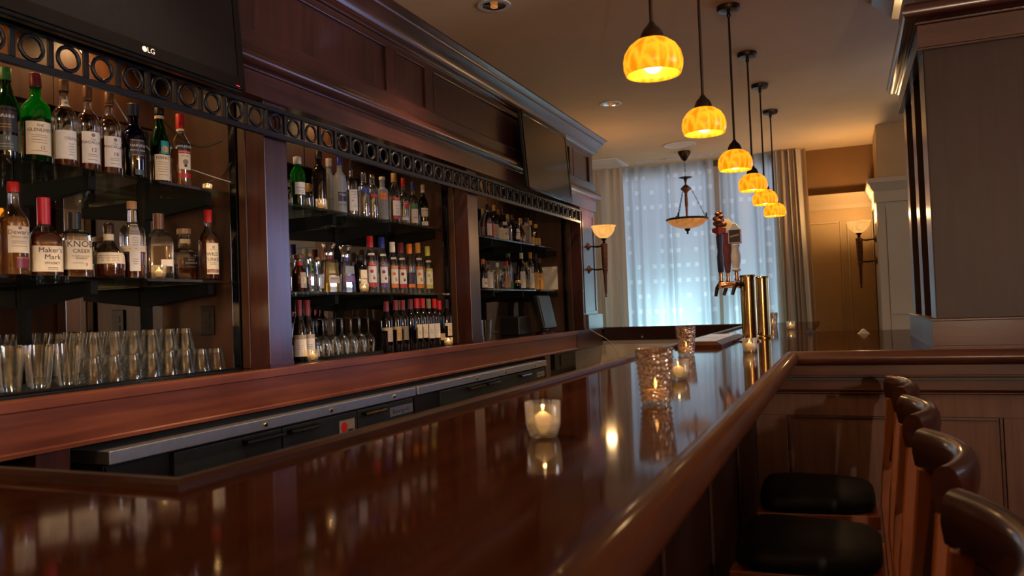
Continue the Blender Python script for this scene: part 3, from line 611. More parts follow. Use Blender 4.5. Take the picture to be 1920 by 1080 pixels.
# column on the return
cl = thing('wood_column', 'broad dark wood column with ribbed side standing on the bar', 'column', (0.9, 4.4, BT), kind='structure')
CX, CY0, CY1, CXE = 0.355, 3.80, 5.02, 1.9
B().box(CX + 0.03, CXE, CY0 + 0.02, CY1 - 0.02, BT, ZC - 0.001).build('core', 'wood_z', cl)
B().box(CX + 0.001, CXE, CY0, CY0 + 0.0195, 1.20, 2.355).build('front_board', 'wood_col', cl, bevel=0.002)
for a, b in ((CY0 + 0.0002, 4.02), (4.33, 4.50), (4.87, CY1)): B().box(CX, CX + 0.0295, a + (0.02 if a < 3.9 else 0), b, 1.20, 2.355).build('rib', 'wood_z', cl, bevel=0.002)
def colsweep(P, name, mat='wood_y', smooth=True):
    return B().loft([[(CXE, CY1 + p, z) for p, z in P], [(CX - p, CY1 + p, z) for p, z in P], [(CX - p, CY0 - p, z) for p, z in P], [(CXE, CY0 - p, z) for p, z in P]]).build(name, mat, cl, smooth)
colsweep([(-0.02, BT + 0.0005), (0.022, BT + 0.0005), (0.022, 1.086), (0.020, 1.088), (0.020, 1.190), (0.024, 1.193), (0.024, 1.199), (0.012, 1.203), (-0.02, 1.203)], 'base', 'wood_rail_x')
colsweep([(-0.02, 2.345), (0.026, 2.345), (0.026, 2.352), (0.018, 2.358), (0.018, 2.452), (0.026, 2.456), (0.026, 2.464), (-0.02, 2.464)], 'frieze', 'wood_x')
colsweep([(-0.02, 2.4645), (0.032, 2.4645)] + arc(10, lambda t: (0.038 + 0.040 * math.sin(PI * t), 2.506 - 0.038 * math.cos(PI * t))) + [(0.020, 2.55), (0.016, 2.63), (0.0, 2.64), (-0.02, 2.64)], 'torus_moulding', 'wood_x')
colsweep([(-0.02, 2.641), (0.0, 2.641), (0.0, 2.883), (0.036, 2.90), (0.045, 2.92), (0.095, 2.99), (0.133, 3.03), (0.133, 3.0385), (-0.02, 3.0385)], 'upper_crown', 'wood_x')

# ================================================================== LIGHTS OF THE ROOM
PY = [2.616, 3.654, 4.77, 5.74, 6.635, 7.60]
names = ['first amber pendant, largest, hung nearest the stools', 'second amber pendant along the bar, its rod cut off by the ceiling edge of view', 'third amber pendant along the bar from the stools', 'fourth amber pendant along the bar, third from the curtain', 'fifth amber pendant, the brightest yellow, second from the curtain', 'sixth amber pendant, smallest, closest to the striped drape']
pp = None
for i, y in enumerate(PY):
    if pp is None:
        t = thing('pendant_lamp', names[0], 'pendant lamp', (0, 0, 0), 'amber pendants over the bar')
        B().lathe([(0.0, 3.002), (0.02, 3.002), (0.060, 3.010), (0.067, 3.022), (0.067, 3.0385)], 28).build('ceiling_canopy', 'bronze', t, True)
        B().lathe([(0.0065, 2.245), (0.0065, 3.0015)], 12).build('rod', 'bronze', t, True)
        B().lathe([(0.010, 2.975), (0.013, 2.985), (0.010, 3.0015)], 12).build('rod_coupling', 'bronze', t, True)
        B().lathe([(0.040, 2.190), (0.038, 2.204), (0.030, 2.222), (0.016, 2.236), (0.009, 2.248)], 24).build('shade_holder', 'bronze', t, True)
        out = [(0.036, 2.189), (0.056, 2.184), (0.078, 2.167), (0.093, 2.143), (0.0990, 2.118), (0.0980, 2.094), (0.0905, 2.071)]
        B().lathe(out + [(r - 0.004, z) for r, z in reversed(out)], 40, cap0=False, cap1=False).build('shade', 'amber_shade', t, 'all')
        B().lathe([(0.0, 2.078), (0.018, 2.081), (0.030, 2.095), (0.030, 2.108), (0.020, 2.132), (0.013, 2.16)], 18).build('bulb', 'bulb', t, 'all')
        pp = t
    else: t = copy_tree(pp, (0, 0, 0), names[i])
    t.location = (-0.555, y, 0)
    lamp('pendant_light', 'SPOT', (-0.555, y, 2.068), 6.5, (1.0, 0.66, 0.30), 0.03, (0, 0, 0), spot=2.5)
    lamp('pendant_glow', 'POINT', (-0.555, y, 2.112), 5.0, (1.0, 0.72, 0.36), 0.031)
# wall lamps
def sconce(loc, side, label, energy):
    t = thing('wall_lamp', label, 'wall lamp', loc, 'torch wall lamps')
    x, y, z = loc
    bw = [(0.012, 1.985), (0.045, 1.992), (0.080, 2.020), (0.100, 2.050), (0.105, 2.058), (0.105, 2.066), (0.110, 2.074), (0.112, 2.092), (0.122, 2.100), (0.124, 2.110)]
    B().lathe(bw + [(r - 0.005, q) for r, q in reversed(bw[1:])], 32, (x, y, 0), cap1=False).build('bowl', 'alabaster', t, 'all')
    B().lathe([(0.014, 1.935), (0.018, 1.945), (0.012, 1.955), (0.020, 1.965), (0.030, 1.984)], 18, (x, y, 0)).build('cup', 'bronze', t, True)
    B().lathe([(0.004, 1.395), (0.011, 1.405), (0.006, 1.418), (0.012, 1.44), (0.018, 1.62), (0.026, 1.66), (0.030, 1.675), (0.022, 1.685), (0.028, 1.70), (0.034, 1.90), (0.036, 1.925), (0.020, 1.9345)], 18, (x, y, 0)).build('torch_stem', 'bronze_red', t, True)
    for z_, l in ((1.912, 'u'), (1.682, 'l')):
        a = B().tube([(x + side * 0.02, y, z_), (x + side * 0.07, y, z_ - 0.008), (x + side * 0.135, y, z_)], [0.007, 0.010, 0.007], 10).build('arm', 'bronze', t, True)
        xw = x + side * 0.15
        B().lathe([(0.042, 0.016), (0.040, 0.010), (0.026, 0.004), (0.016, -0.004), (0.010, -0.016)] if side > 0 else [(0.010, 0.016), (0.016, 0.004), (0.026, -0.004), (0.040, -0.010), (0.042, -0.016)], 20, (xw - side * 0.001, y, z_), axis='X').build('rosette', 'bronze_red', a, True)
    lamp('wall_lamp_light', 'POINT', (x, y, 2.13), energy, (1.0, 0.62, 0.28), 0.05)
sconce((-2.193, 7.66, 1.395), -1, 'torch wall lamp with glass bowl fixed to the end of the back bar', 5.0)
sconce((0.167, 9.2, 1.395), 1, 'torch wall lamp with glass bowl fixed to the cream pier', 15.0)
# assumed unseen lamp on the wall behind the viewer lights the bar front and the column
t = thing('wall_lamp', 'assumed globe wall lamp on the plain wall behind the viewer', 'wall lamp', (1.45, YB, 1.7))
B().lathe([(0.05, YB + 0.001), (0.05, YB + 0.02)], 20, (1.45, 0, 1.62), axis='Y').build('rosette', 'bronze', t, True)
B().sphere(0.07, (1.45, YB + 0.12, 1.66)).build('globe', 'bulb', t, 'all')
B().tube([(1.45, YB + 0.02, 1.62), (1.45, YB + 0.06, 1.62)], 0.01).build('arm', 'bronze', t)
lamp('wall_lamp_light', 'POINT', (1.45, YB + 0.25, 1.66), 158, (1.0, 0.76, 0.60), 0.045)  # light of the assumed lamp, set to throw the stool shadows
# added wall lamps out of view; they lift the ceiling and back bar
sconce((XR - 0.168, 0.6, 1.395), 1, 'added unseen fill lamp on the right wall beside the viewer', 30)
sconce((XR - 0.168, 2.0, 1.395), 1, 'added unseen fill lamp on the right wall across from the stools', 22)
# chandelier
cxp, cyp = -1.617, 9.1
t = thing('chandelier', 'bowl chandelier with bronze chains hanging in front of the sheer curtain', 'chandelier', (cxp, cyp, 2.05))
B().lathe([(0.012, 2.93), (0.03, 2.945), (0.055, 2.99), (0.070, 3.02), (0.070, 3.0385)], 24, (cxp, cyp, 0)).build('ceiling_canopy', 'bronze', t, True)
def chain(a, b, n, name, R_=0.011, r=0.0028):
    m = B(); a, b = Vector(a), Vector(b); d = (b - a) / n
    for i in range(n):
        p = a + d * i; q = p + d; s = (d.cross(Vector((0.3, 1, 0.2)) if i % 2 else Vector((1, 0.1, 0.2)))).normalized() * R_ * 0.6
        m.tube([p, p + d * 0.25 + s, p + d * 0.75 + s, q], r, 5); m.tube([p, p + d * 0.25 - s, p + d * 0.75 - s, q], r, 5)
    return m.build(name, 'bronze', t, 'all')
chain((cxp, cyp, 2.932), (cxp, cyp, 2.745), 6, 'hanging_chain')
B().lathe([(0.008, 2.66), (0.014, 2.70), (0.022, 2.722), (0.070, 2.736), (0.076, 2.743), (0.02, 2.748), (0.006, 2.752)], 24, (cxp, cyp, 0)).build('crown_disc', 'bronze', t, True)
B().lathe([(0.012, 2.28), (0.014, 2.40), (0.020, 2.42), (0.016, 2.56), (0.030, 2.585), (0.055, 2.60), (0.060, 2.615), (0.035, 2.64), (0.012, 2.66)], 20, (cxp, cyp, 0)).build('centre_stem', 'bronze_red', t, True)
for k in range(3):
    a = 2 * PI * k / 3 + 0.25; c, s = math.cos(a), math.sin(a)
    chain((cxp + 0.06 * c, cyp + 0.06 * s, 2.61), (cxp + 0.205 * c, cyp + 0.205 * s, 2.285), 11, 'side_chain', 0.010, 0.0026)
    B().lathe([(0.004, 2.26), (0.012, 2.28), (0.008, 2.30), (0.010, 2.315), (0.003, 2.33)], 10, (cxp + 0.215 * c, cyp + 0.215 * s, 0)).build('rim_finial', 'bronze', t, True)
B().torus(0.226, 0.014, (cxp, cyp, 2.262), 'Z', 40, 8, 0.9).build('bowl_rim', 'bronze', t, 'all')
B().lathe([(0.012, 2.156), (0.07, 2.161), (0.13, 2.176), (0.18, 2.202), (0.212, 2.235), (0.224, 2.262), (0.219, 2.262), (0.205, 2.236), (0.17, 2.206), (0.10, 2.175), (0.012, 2.164)], 40, (cxp, cyp, 0)).build('bowl', 'alabaster_dim', t, 'all')
B().lathe([(0.004, 2.092), (0.014, 2.103), (0.008, 2.117), (0.030, 2.138), (0.034, 2.155)], 16, (cxp, cyp, 0)).build('finial', 'bronze', t, True)
B().tube([(cxp + 0.02, cyp + 0.02, 2.165), (cxp + 0.01, cyp, 2.28)], 0.006, 8).build('lower_rod', 'bronze', t)
# ceiling fittings
for i, (x, y) in enumerate(((-1.763, 4.10), (-1.772, 6.575))):
    t = thing('recessed_downlight', ('recessed chrome downlight cut by the top of the view', 'recessed chrome downlight above the far television')[i], 'downlight', (x, y, ZC), 'recessed ceiling lights')
    B().lathe([(0.068, 3.0395), (0.070, 3.034), (0.094, 3.034), (0.096, 3.0395)], 32, (x, y, 0), cap0=False, cap1=False).build('trim_ring', 'white', t, True)
    B().lathe([(0.067, 3.0345), (0.050, 3.0388), (0.001, 3.0392)], 32, (x, y, 0), cap0=False).build('reflector', 'chrome', t, True)
    B().sphere(0.022, (x, y, 3.030), sz=0.5).build('bulb', 'alabaster_dim', t, 'all')
for y, e in ((1.75, 60), (4.10, 42), (6.575, 36)): lamp('downlight_beam', 'SPOT', (-1.77, y, 3.02), e, (1.0, 0.70, 0.42), 0.04, (0, 0, 0), spot=2.1)  # nearest beam is assumed, out of view and without a fitting
t = thing('ceiling_speaker', 'round white ceiling speaker in front of the chandelier canopy', 'speaker', (-1.585, 8.67, ZC))
B().torus(0.165, 0.012, (-1.585, 8.67, 3.034), 'Z', 40, 8, 0.5).build('trim_ring', 'white', t, 'all')
B().lathe([(0.0, 3.033), (0.157, 3.035), (0.157, 3.0395)], 36, (-1.585, 8.67, 0), cap0=False).build('grille', 'paper', t, True)
t = thing('square_vent', 'square white ceiling vent above the beige drape', 'vent', (-2.62, 9.28, ZC))
m = B()
for x0, x1, y0, y1 in ((-2.86, -2.80, 8.98, 9.58), (-2.45, -2.39, 8.98, 9.58), (-2.80, -2.45, 8.98, 9.04), (-2.80, -2.45, 9.52, 9.58)): m.box(x0, x1, y0, y1, 3.022, 3.0395)
m.build('frame', 'white', t, bevel=0.004)
for i in range(6): B().box(-2.799, -2.451, 9.06 + i * 0.078, 9.10 + i * 0.078, 3.026, 3.036).build('blade', 'paper', t)
t = thing('slot_vent', 'long narrow white slot vent along the ceiling before the curtain', 'vent', (-1.63, 9.42, ZC))
m = B().box(-2.26, -0.98, 9.385, 9.40, 3.03, 3.0395).box(-2.26, -0.98, 9.44, 9.455, 3.03, 3.0395).box(-2.26, -2.24, 9.40, 9.44, 3.03, 3.0395).box(-1.0, -0.98, 9.40, 9.44, 3.03, 3.0395)
m.build('frame', 'white', t); B().box(-2.239, -1.001, 9.4005, 9.4395, 3.036, 3.0395).build('slot', 'black', t)
for i in range(9): B().box(-2.13 + i * 0.126, -2.11 + i * 0.126, 9.4005, 9.4395, 3.031, 3.0358).build('blade', 'paper', t)

# ================================================================== BOTTLES
def sq(n):
    return lambda a: 1.0 / (abs(math.cos(a)) ** n + abs(math.sin(a)) ** n) ** (1.0 / n)
def flat(k):      # oblong section, thinner front to back
    return lambda a: 1.0 / (abs(math.cos(a) / k) ** 5 + abs(math.sin(a)) ** 5) ** 0.2
PR = dict(
 wh=[(.94, 0), (1, .02), (1, .55), (.95, .60), (.74, .66), (.45, .72), (.36, .78), (.34, .93)],
 tall=[(.94, 0), (1, .015), (1, .58), (.95, .63), (.72, .68), (.42, .72), (.36, .76), (.36, .93)],
 tri=[(.97, 0), (1, .02), (.98, .52), (.85, .62), (.55, .74), (.40, .82), (.38, .93)],
 cream=[(.95, 0), (1, .015), (1, .56), (.92, .63), (.60, .69), (.46, .73), (.42, .90)],
 fern=[(.95, 0), (1, .015), (1, .52), (.90, .60), (.62, .74), (.46, .82), (.42, .93)],
 bord=[(.95, 0), (1, .015), (1, .60), (.93, .665), (.6, .715), (.42, .75), (.39, .96)],
 burg=[(.95, 0), (1, .015), (1, .42), (.92, .52), (.64, .65), (.43, .74), (.40, .96)],
 stoli=[(.95, 0), (1, .015), (1, .54), (.97, .59), (.72, .70), (.46, .78), (.43, .95)],
 squat=[(.80, 0), (.95, .05), (1, .22), (.97, .40), (.74, .54), (.40, .64), (.31, .68), (.31, .88)],
 flask=[(.97, 0), (1, .02), (1, .60), (.96, .66), (.62, .715), (.36, .745), (.33, .92)],
 makers=[(.95, 0), (1, .02), (1, .42), (.95, .49), (.66, .58), (.36, .66), (.33, .75), (.30, .95)],
 dome=[(.97, 0), (1, .03), (1, .50), (.94, .62), (.72, .70), (.40, .735), (.33, .76), (.33, .93)],
 basil=[(.86, 0), (.90, .02), (1, .55), (.93, .64), (.62, .70), (.36, .74), (.33, .93)],
 jack=[(.96, 0), (1, .02), (1, .50), (.95, .55), (.52, .62), (.40, .64), (.44, .72), (.40, .82), (.36, .84), (.36, .93)],
 sqtaper=[(.97, 0), (1, .02), (.80, .62), (.72, .66), (.45, .675), (.42, .78)],
 hend=[(.97, 0), (1, .02), (1, .62), (.92, .70), (.48, .77), (.40, .81), (.40, .93)],
 pat=[(.90, 0), (1, .06), (1, .42), (.88, .54), (.48, .66), (.40, .72), (.40, .86)],
 vod=[(.96, 0), (1, .02), (1, .66), (.93, .72), (.52, .76), (.46, .79), (.46, .95)],
 goose=[(.95, 0), (1, .02), (1, .60), (.92, .68), (.58, .74), (.42, .77), (.40, .93)],
 tanq=[(.84, 0), (.88, .02), (1, .60), (.96, .62), (1, .65), (.84, .73), (.52, .80), (.44, .83), (.44, .93)],
 mini=[(.92, 0), (1, .04), (1, .45), (.8, .62), (.4, .72), (.36, .93)],
)
def bottle(label, prof, x, y, z, h, r, glassm, cap, liquid=None, fill=0.55, shape=None, capz=0.86, capr=1.18, labels=(), rot=None, cat='bottle', group=None, stopper=None, name='bottle'):
    t = thing(name, label, cat, (0, 0, 0), group)
    Pn = PR[prof]; P = [(a * r, b * h) for a, b in Pn]
    if P[-1][1] < capz * h + 0.002: P.append((P[-1][0], capz * h + 0.004))
    seg = 32 if shape else 22
    def rad(zz):
        zz = max(0, min(zz, P[-1][1]))
        for (r0, z0), (r1, z1) in zip(P, P[1:]):
            if z0 <= zz <= z1 and z1 > z0: return r0 + (r1 - r0) * (zz - z0) / (z1 - z0)
        return P[-1][0]
    B().lathe(P, seg, shape=shape).build('body', glassm, t, True)
    if liquid:
        zf = fill * h; Q = [(max(0.002, a - 0.0022), max(b, 0.006)) for a, b in P if b < zf - 0.001] + [(max(0.002, rad(zf) - 0.0022), zf)]
        B().lathe(Q, seg, shape=shape).build('liquid', liquid, t, True)
    nr = rad(capz * h) * capr
    if stopper == 'flare':      # broad faceted glass stopper
        B().lathe([(nr * 0.9, capz * h - 0.012), (nr * 1.0, capz * h), (nr * 1.7, h - 0.004), (nr * 1.6, h)], 8).build('stopper', 'clear', t, True)
        B().lathe([(nr * 1.02, capz * h - 0.04), (nr * 1.02, capz * h - 0.013)], 16).build('collar', cap, t, True)
    elif stopper == 'ball':
        B().lathe([(nr * 0.8, capz * h), (nr * 0.9, h - 0.02)], 16).build('cap', 'bronze', t, True)
        B().sphere(nr * 0.95, (0, 0, h - 0.014)).build('stopper', cap, t, 'all')
    elif stopper == 'cork':
        B().lathe([(nr * 1.0, capz * h + 0.004), (nr * 1.35, capz * h + 0.008), (nr * 1.4, h - 0.004), (nr * 1.2, h)], 18).build('stopper', cap, t, True)
    else:
        B().lathe([(nr, capz * h), (nr, h - 0.002), (nr * 0.92, h)], 18).build('cap', cap, t, True)
    def patch(z0, z1, a0, a1, eps, mat, nmz, par, curve=0):
        n = max(4, int(abs(a1 - a0) / 6)); k = 4; V = []; 
        for j in range(k + 1):
            for i in range(n + 1):
                a = math.radians(a0 + (a1 - a0) * i / n); zz = z0 + (z1 - z0) * j / k
                if curve and j == 0: zz += curve * ((2 * i / n - 1) ** 2)
                q = rad(zz) * (shape(a) if shape else 1) + eps; V.append((q * math.cos(a), q * math.sin(a), zz))
        return B().add(V, [(j * (n + 1) + i, j * (n + 1) + i + 1, (j + 1) * (n + 1) + i + 1, (j + 1) * (n + 1) + i) for j in range(k) for i in range(n)]).build(nmz, mat, par, 'all')
    for lb in labels:
        z0, z1, a0, a1, mat, texts = lb
        o = patch(z0 * h, z1 * h, a0, a1, 0.0007, mat, 'label_patch' if mat not in ('ribbon',) else 'ribbon', t)
        groups = {}
        for tx in texts:
            s, zc, size, ink, ac = tx
            m = groups.setdefault(ink, B())
            if s == '-':         # printed rule; size = width in degrees
                n = 4; zz = zc * h; V = []
                for dz in (-0.0009, 0.0009):
                    for i in range(n + 1):
                        a = math.radians(ac - size / 2 + size * i / n); q = rad(zz) * (shape(a) if shape else 1) + 0.0014; V.append((q * math.cos(a), q * math.sin(a), zz + dz))
                m.add(V, [(i, i + 1, n + 2 + i, n + 1 + i) for i in range(n)])
            elif s == 'o':       # printed disc
                n = 14; V = []; rr = rad(zc * h)
                for i in range(n):
                    b = 2 * PI * i / n; a = math.radians(ac) + size * math.cos(b) / rr; q = rr * (shape(a) if shape else 1) + 0.0014; V.append((q * math.cos(a), q * math.sin(a), zc * h + size * math.sin(b)))
                m.add(V, [tuple(range(n))])
            else:
                Vt, F = text_pts(s, size, 0.0); V = []; rr = rad(zc * h)
                for px_, pz in Vt:
                    zz = zc * h + pz
                    if shape:
                        a = math.atan2(px_ + rr * math.tan(math.radians(ac)) * 0.98, rr) if abs(ac) < 60 else math.radians(ac) + px_ / rr
                    else: a = math.radians(ac) + px_ / rr
                    q = rad(zz) * (shape(a) if shape else 1) + 0.0015; V.append((q * math.cos(a), q * math.sin(a), zz))
                m.add(V, F)
        for ink, m in groups.items(): m.build('lettering', ink, o)
    if rot is None: rot = math.degrees(math.atan2(-y, -x)) + random.uniform(-4, 4)     # labels turned towards the bar corner
    t.location = (x, y, z); t.rotation_euler = (0, 0, math.radians(rot)); t.scale = (1, 1, 1)
    return t
def rules(zs, w, ac=0, ink='ink_grey'): return [('-', z, w, ink, ac) for z in zs]

# ---- near niche, upper shelf
Z = 1.8855
gN = 'bottles on the upper shelf of the near niche'
bottle('dark green bottle with black shield label at the shelf end under the grille', 'tri', -2.64, 1.842, Z, .320, .043, 'dkgreen_glass', 'green', 'whisky_dark', .5, lambda a: 1 - 0.06 * math.cos(3 * a + PI), labels=[(.28, .56, -62, 55, 'darklabel', [('Glenfiddich', .45, .0165, 'white', -8)] + rules((.36, .33), 50, -5, 'gold')), (.08, .25, -62, 55, 'tealdark', [('12', .21, .014, 'white', 6)] + rules((.12, .15), 60, 0, 'tan'))], capz=.86, group=gN)
bottle('bright green bottle with cream label and red cap under the grille', 'tall', -2.64, 1.953, Z, .328, .048, 'green_glass', 'maroon', 'green_glass', .5, capz=.85, labels=[(.09, .45, -38, 68, 'cream', [('THE', .405, .013, 'ink', 18), ('GLENLIVET', .355, .0165, 'ink', 18), ('12', .165, .017, 'ink', 26)] + rules((.30, .28, .25, .22, .13), 60, 15))], group=gN)
bottle('clear whisky bottle with wide off-white label and orange cap', 'tall', -2.64, 2.065, Z, .331, .0415, 'clear', 'brown', 'whisky_dark', .40, capz=.88, labels=[(.10, .42, -58, 62, 'paper', [('OBAN', .33, .016, 'ink_grey', 28)] + rules((.27, .24, .21, .18, .15), 26, 30)), (.70, .78, -30, 60, 'cream', [('o', .74, .006, 'ink_grey', 25)])], group=gN)
for y, num, cap, lab in ((2.165, '12', 'brown', 'clear whisky bottle with white label numbered 12 and brown cap'), (2.262, '18', 'gold', 'clear whisky bottle with white label numbered 18 and gold cap')):
    bottle(lab, 'tall', -2.64, y, Z, .334, .041, 'clear', 'brown', 'whisky_dark', .44, capz=.86, labels=[(.10, .46, -28, 72, 'paper', [('The', .372, .012, 'ink_grey', 28), ('MACALLAN', .335, .0150, 'ink', 26), (num, .25, .022, 'maroon', 30), ('o', .42, .007, 'ink_grey', 28)] + rules((.20, .18, .14), 50, 24)), (.845, .856, -180, 180, 'gold', [])], group=gN)
bottle('dark blue cream sherry bottle with black framed label', 'cream', -2.64, 2.376, Z, .314, .045, 'blue_glass', 'navy', 'dark_bottle', .55, capz=.84, labels=[(.30, .52, -15, 60, 'darklabel', [('HARVEYS', .435, .0150, 'white', 24), ('BRISTOL CREAM', .375, .0085, 'white', 24)] + rules((.315, .505), 60, 22, 'tan')), (.06, .13, 5, 55, 'tealdark', [])], group=gN)
bottle('green bitters bottle with cream label and round teal emblem', 'fern', -2.64, 2.510, Z, .326, .040, 'dkgreen_glass', 'black', 'dark_bottle', .5, capz=.92, labels=[(.05, .38, -28, 72, 'cream', [('FERNET', .335, .0165, 'ink', 22)] + rules((.28, .255, .22, .19, .16, .12), 55, 18)), (.86, .90, -180, 180, 'cream', []), (.39, .56, 10, 62, 'teal', [('o', .45, .014, 'amber', 36)])], group=gN)
bottle('amber rum bottle with red capsule cap and red banded label', 'wh', -2.64, 2.624, Z, .325, .043, 'clear', 'red', 'rum', .52, capz=.80, labels=[(.50, .60, -12, 62, 'black', [('APPLETON', .545, .0135, 'white', 22)]), (.455, .497, -12, 62, 'red', [('JAMAICA RUM', .475, .0085, 'white', 24)]), (.24, .453, -12, 62, 'cream', [('SPECIAL', .42, .010, 'ink_grey', 24), ('o', .34, .012, 'ink_grey', 26), ('o', .29, .007, 'ink', 26)]), (.13, .19, -12, 62, 'red', []), (.77, .80, -180, 180, 'cream', [])], group=gN)
# ---- near niche, lower shelf
Z = 1.4855
gN = 'bottles on the lower shelf of the near niche'
bottle('blue-white bottle cut by the left edge of the view', 'wh', -2.66, 1.772, Z, .30, .042, 'clear', 'blue', 'blueliq', .5, group=gN)
bottle('amber whisky bottle with shield label and red screw cap', 'wh', -2.655, 1.873, Z, .329, .047, 'clear', 'red', 'whisky', .62, capz=.89, labels=[(.24, .52, -22, 70, 'cream', [("Dewar's", .455, .0215, 'maroon', 22), ('White Label', .405, .011, 'ink_grey', 24), ('o', .50, .006, 'ink_grey', 24)] + rules((.36, .34, .31), 60, 22)), (.08, .20, 8, 72, 'maroon', [('-', .185, 60, 'gold', 40)])], group=gN)
bottle('square shouldered bourbon bottle dipped in long red wax', 'makers', -2.66, 1.990, Z, .288, .0530, 'clear', 'redwax', 'whisky_dark', .56, sq(4), capz=.66, capr=1.14, labels=[(.06, .38, -80, 62, 'cream', [("Maker's", .325, .026, 'ink', 8), ('Mark', .24, .026, 'ink', 14), ('WHISKY', .165, .0135, 'ink', 12)] + rules((.11, .09), 34, 12))], rot=-22, group=gN)
bottle('flat rectangular bourbon bottle with big lettered label', 'flask', -2.67, 2.121, Z, .248, .0510, 'clear', 'black', 'whisky_dark', .30, sq(5), capz=.74, capr=1.1, labels=[(.12, .56, -70, 50, 'cream', [('KNOB', .50, .034, 'ink', 6), ('CREEK', .395, .021, 'ink', 10), ('straight bourbon', .325, .0095, 'ink_grey', 6), ('WHISKEY', .285, .0095, 'ink', 8), ('small batch', .22, .0085, 'ink_grey', -4), ('9', .19, .019, 'red', 26)]), (.70, .74, -180, 180, 'black', [])], rot=-22, group=gN)
bottle('squat round bourbon bottle with horse stopper and torn paper label', 'squat', -2.66, 2.263, Z, .219, .058, 'clear', 'bronze', 'whisky_dark', .30, capz=.70, stopper='ball', labels=[(.26, .46, -80, 80, 'cream', rules((.40, .37, .34, .31), 80, 0)), (.685, .80, -180, 180, 'cream', [])], group=gN)
bottle('tall bourbon bottle wrapped in a paper apron with belt band', 'basil', -2.66, 2.377, Z, .318, .049, 'clear', 'cork', 'whisky_dark', .38, capz=.90, labels=[(.10, .70, -12, 40, 'paper', [('BASIL', .60, .012, 'ink_grey', 16), ("HAYDEN'S", .565, .012, 'ink_grey', 16)] + rules((.52, .49, .46, .43, .25, .22, .19), 26, 16)), (.345, .42, -90, 78, 'cream', [('-', .38, 110, 'brown', -10)])], group=gN)
bottle('domed clear bottle with brown capsule standing behind a candle', 'dome', -2.66, 2.512, Z, .281, .056, 'clear', 'brown', 'spirit', .12, flat(.7), capz=.76, labels=[(.20, .30, 10, 60, 'paper', []), (.84, .93, 0, 70, 'gold', [('o', .885, .006, 'ink', 30)])], group=gN)
bottle('square faceted decanter bottle with wooden cork and black label', 'jack', -2.735, 2.725, Z, .239, .056, 'clear', 'cork', 'whisky_dark', .40, sq(6), capz=.90, capr=1.5, labels=[(.24, .46, -20, 60, 'darklabel', [('JACK', .40, .012, 'white', 14), ("DANIEL'S", .34, .012, 'white', 14)] + rules((.27, .445), 34, 12, 'tan')), (.72, .80, -60, 60, 'cream', [])], rot=-30, group=gN)
bottle('dark bourbon bottle with red capsule and tall cream label at the shelf end', 'wh', -2.59, 2.722, Z, .312, .043, 'clear', 'red', 'whisky_dark', .62, capz=.82, labels=[(.08, .52, -15, 62, 'cream', [('WILD', .36, .021, 'ink', 20), ('TURKEY', .285, .021, 'ink', 24), ('o', .46, .007, 'gold', 24)] + rules((.43, .24, .22), 40, 22)), (.10, .15, -15, 62, 'red', [('101', .125, .012, 'cream', 34)])], group=gN)
# ---- middle niche, upper shelf
Z = 1.8825; X = -2.66
gN = 'bottles on the upper shelf of the middle niche'
wl = lambda z0, z1, mat, tx=(), a0=-20, a1=70: (z0, z1, a0, a1, mat, list(tx))
bottle('emerald green gin bottle with white label beside the candle', 'tanq', X, 3.452, Z, .279, .041, 'green_glass', 'paper', 'green_glass', .5, capz=.86, labels=[wl(.27, .50, 'paper', [('Tanqueray', .40, .013, 'ink_grey', 26)] + rules((.34, .31), 50, 26)), (.50, .515, -60, 75, 'black', []), (.255, .27, -60, 75, 'black', [])], group=gN)
bottle('tall black textured bottle behind the candle', 'goose', X, 3.640, Z, .345, .041, 'dark_bottle', 'black', labels=[(.05, .20, 30, 75, 'tan', [])], group=gN)
bottle('tall frosted white bottle next to the black bottle', 'goose', -2.755, 3.865, Z, .348, .036, 'frosted', 'paper', labels=[wl(.25, .34, 'frosted', [('VODKA', .30, .014, 'ink_grey', 20)])], group=gN)
bottle('frosted bottle with blue cap and painted geese', 'goose', X, 3.835, Z, .338, .037, 'frosted', 'blue', capz=.87, labels=[wl(.24, .40, 'navy', [('-', .36, 60, 'paper', 20), ('-', .34, 40, 'paper', 30)]), wl(.16, .20, 'frosted', [('GREY GOOSE', .18, .011, 'navy', 26)])], group=gN)
bottle('clear bottle with paper label and black stopper', 'dome', X, 3.950, Z, .325, .036, 'clear', 'black', 'spirit', .5, capz=.88, labels=[wl(.12, .50, 'paper', [('KETEL', .46, .012, 'ink', 28), ('ONE', .41, .012, 'ink', 28), ('-', .30, 22, 'red', 12), ('-', .31, 22, 'red', 12), ('-', .29, 22, 'red', 12)] + rules((.36, .22, .19), 40, 30))], group=gN)
bottle('short necked clear bottle with blue shoulder print', 'vod', X, 4.083, Z, .291, .034, 'clear', 'chrome', 'spirit', .6, capz=.93, labels=[wl(.55, .66, 'blue', [])], group=gN)
bottle('short necked clear bottle with red and blue band', 'vod', X, 4.177, Z, .288, .034, 'clear', 'chrome', 'spirit', .6, capz=.93, labels=[wl(.58, .64, 'navy'), wl(.50, .575, 'red')], group=gN)
bottle('frosted short necked bottle with orange disc print', 'vod', X, 4.294, Z, .291, .036, 'frosted', 'paper', capz=.93, labels=[wl(.50, .64, 'orange', [('ABSOLUT', .57, .011, 'red', 26)])], group=gN)
bottle('vodka bottle with gold cap and red topped white label', 'stoli', X, 4.438, Z, .335, .036, 'clear', 'gold', 'spirit', .7, capz=.82, labels=[wl(.46, .52, 'red', [('STOLI', .49, .012, 'white', 28)]), wl(.17, .46, 'paper', rules((.36, .30, .26, .22), 30, 28, 'ink')), wl(.11, .165, 'red')], group=gN)
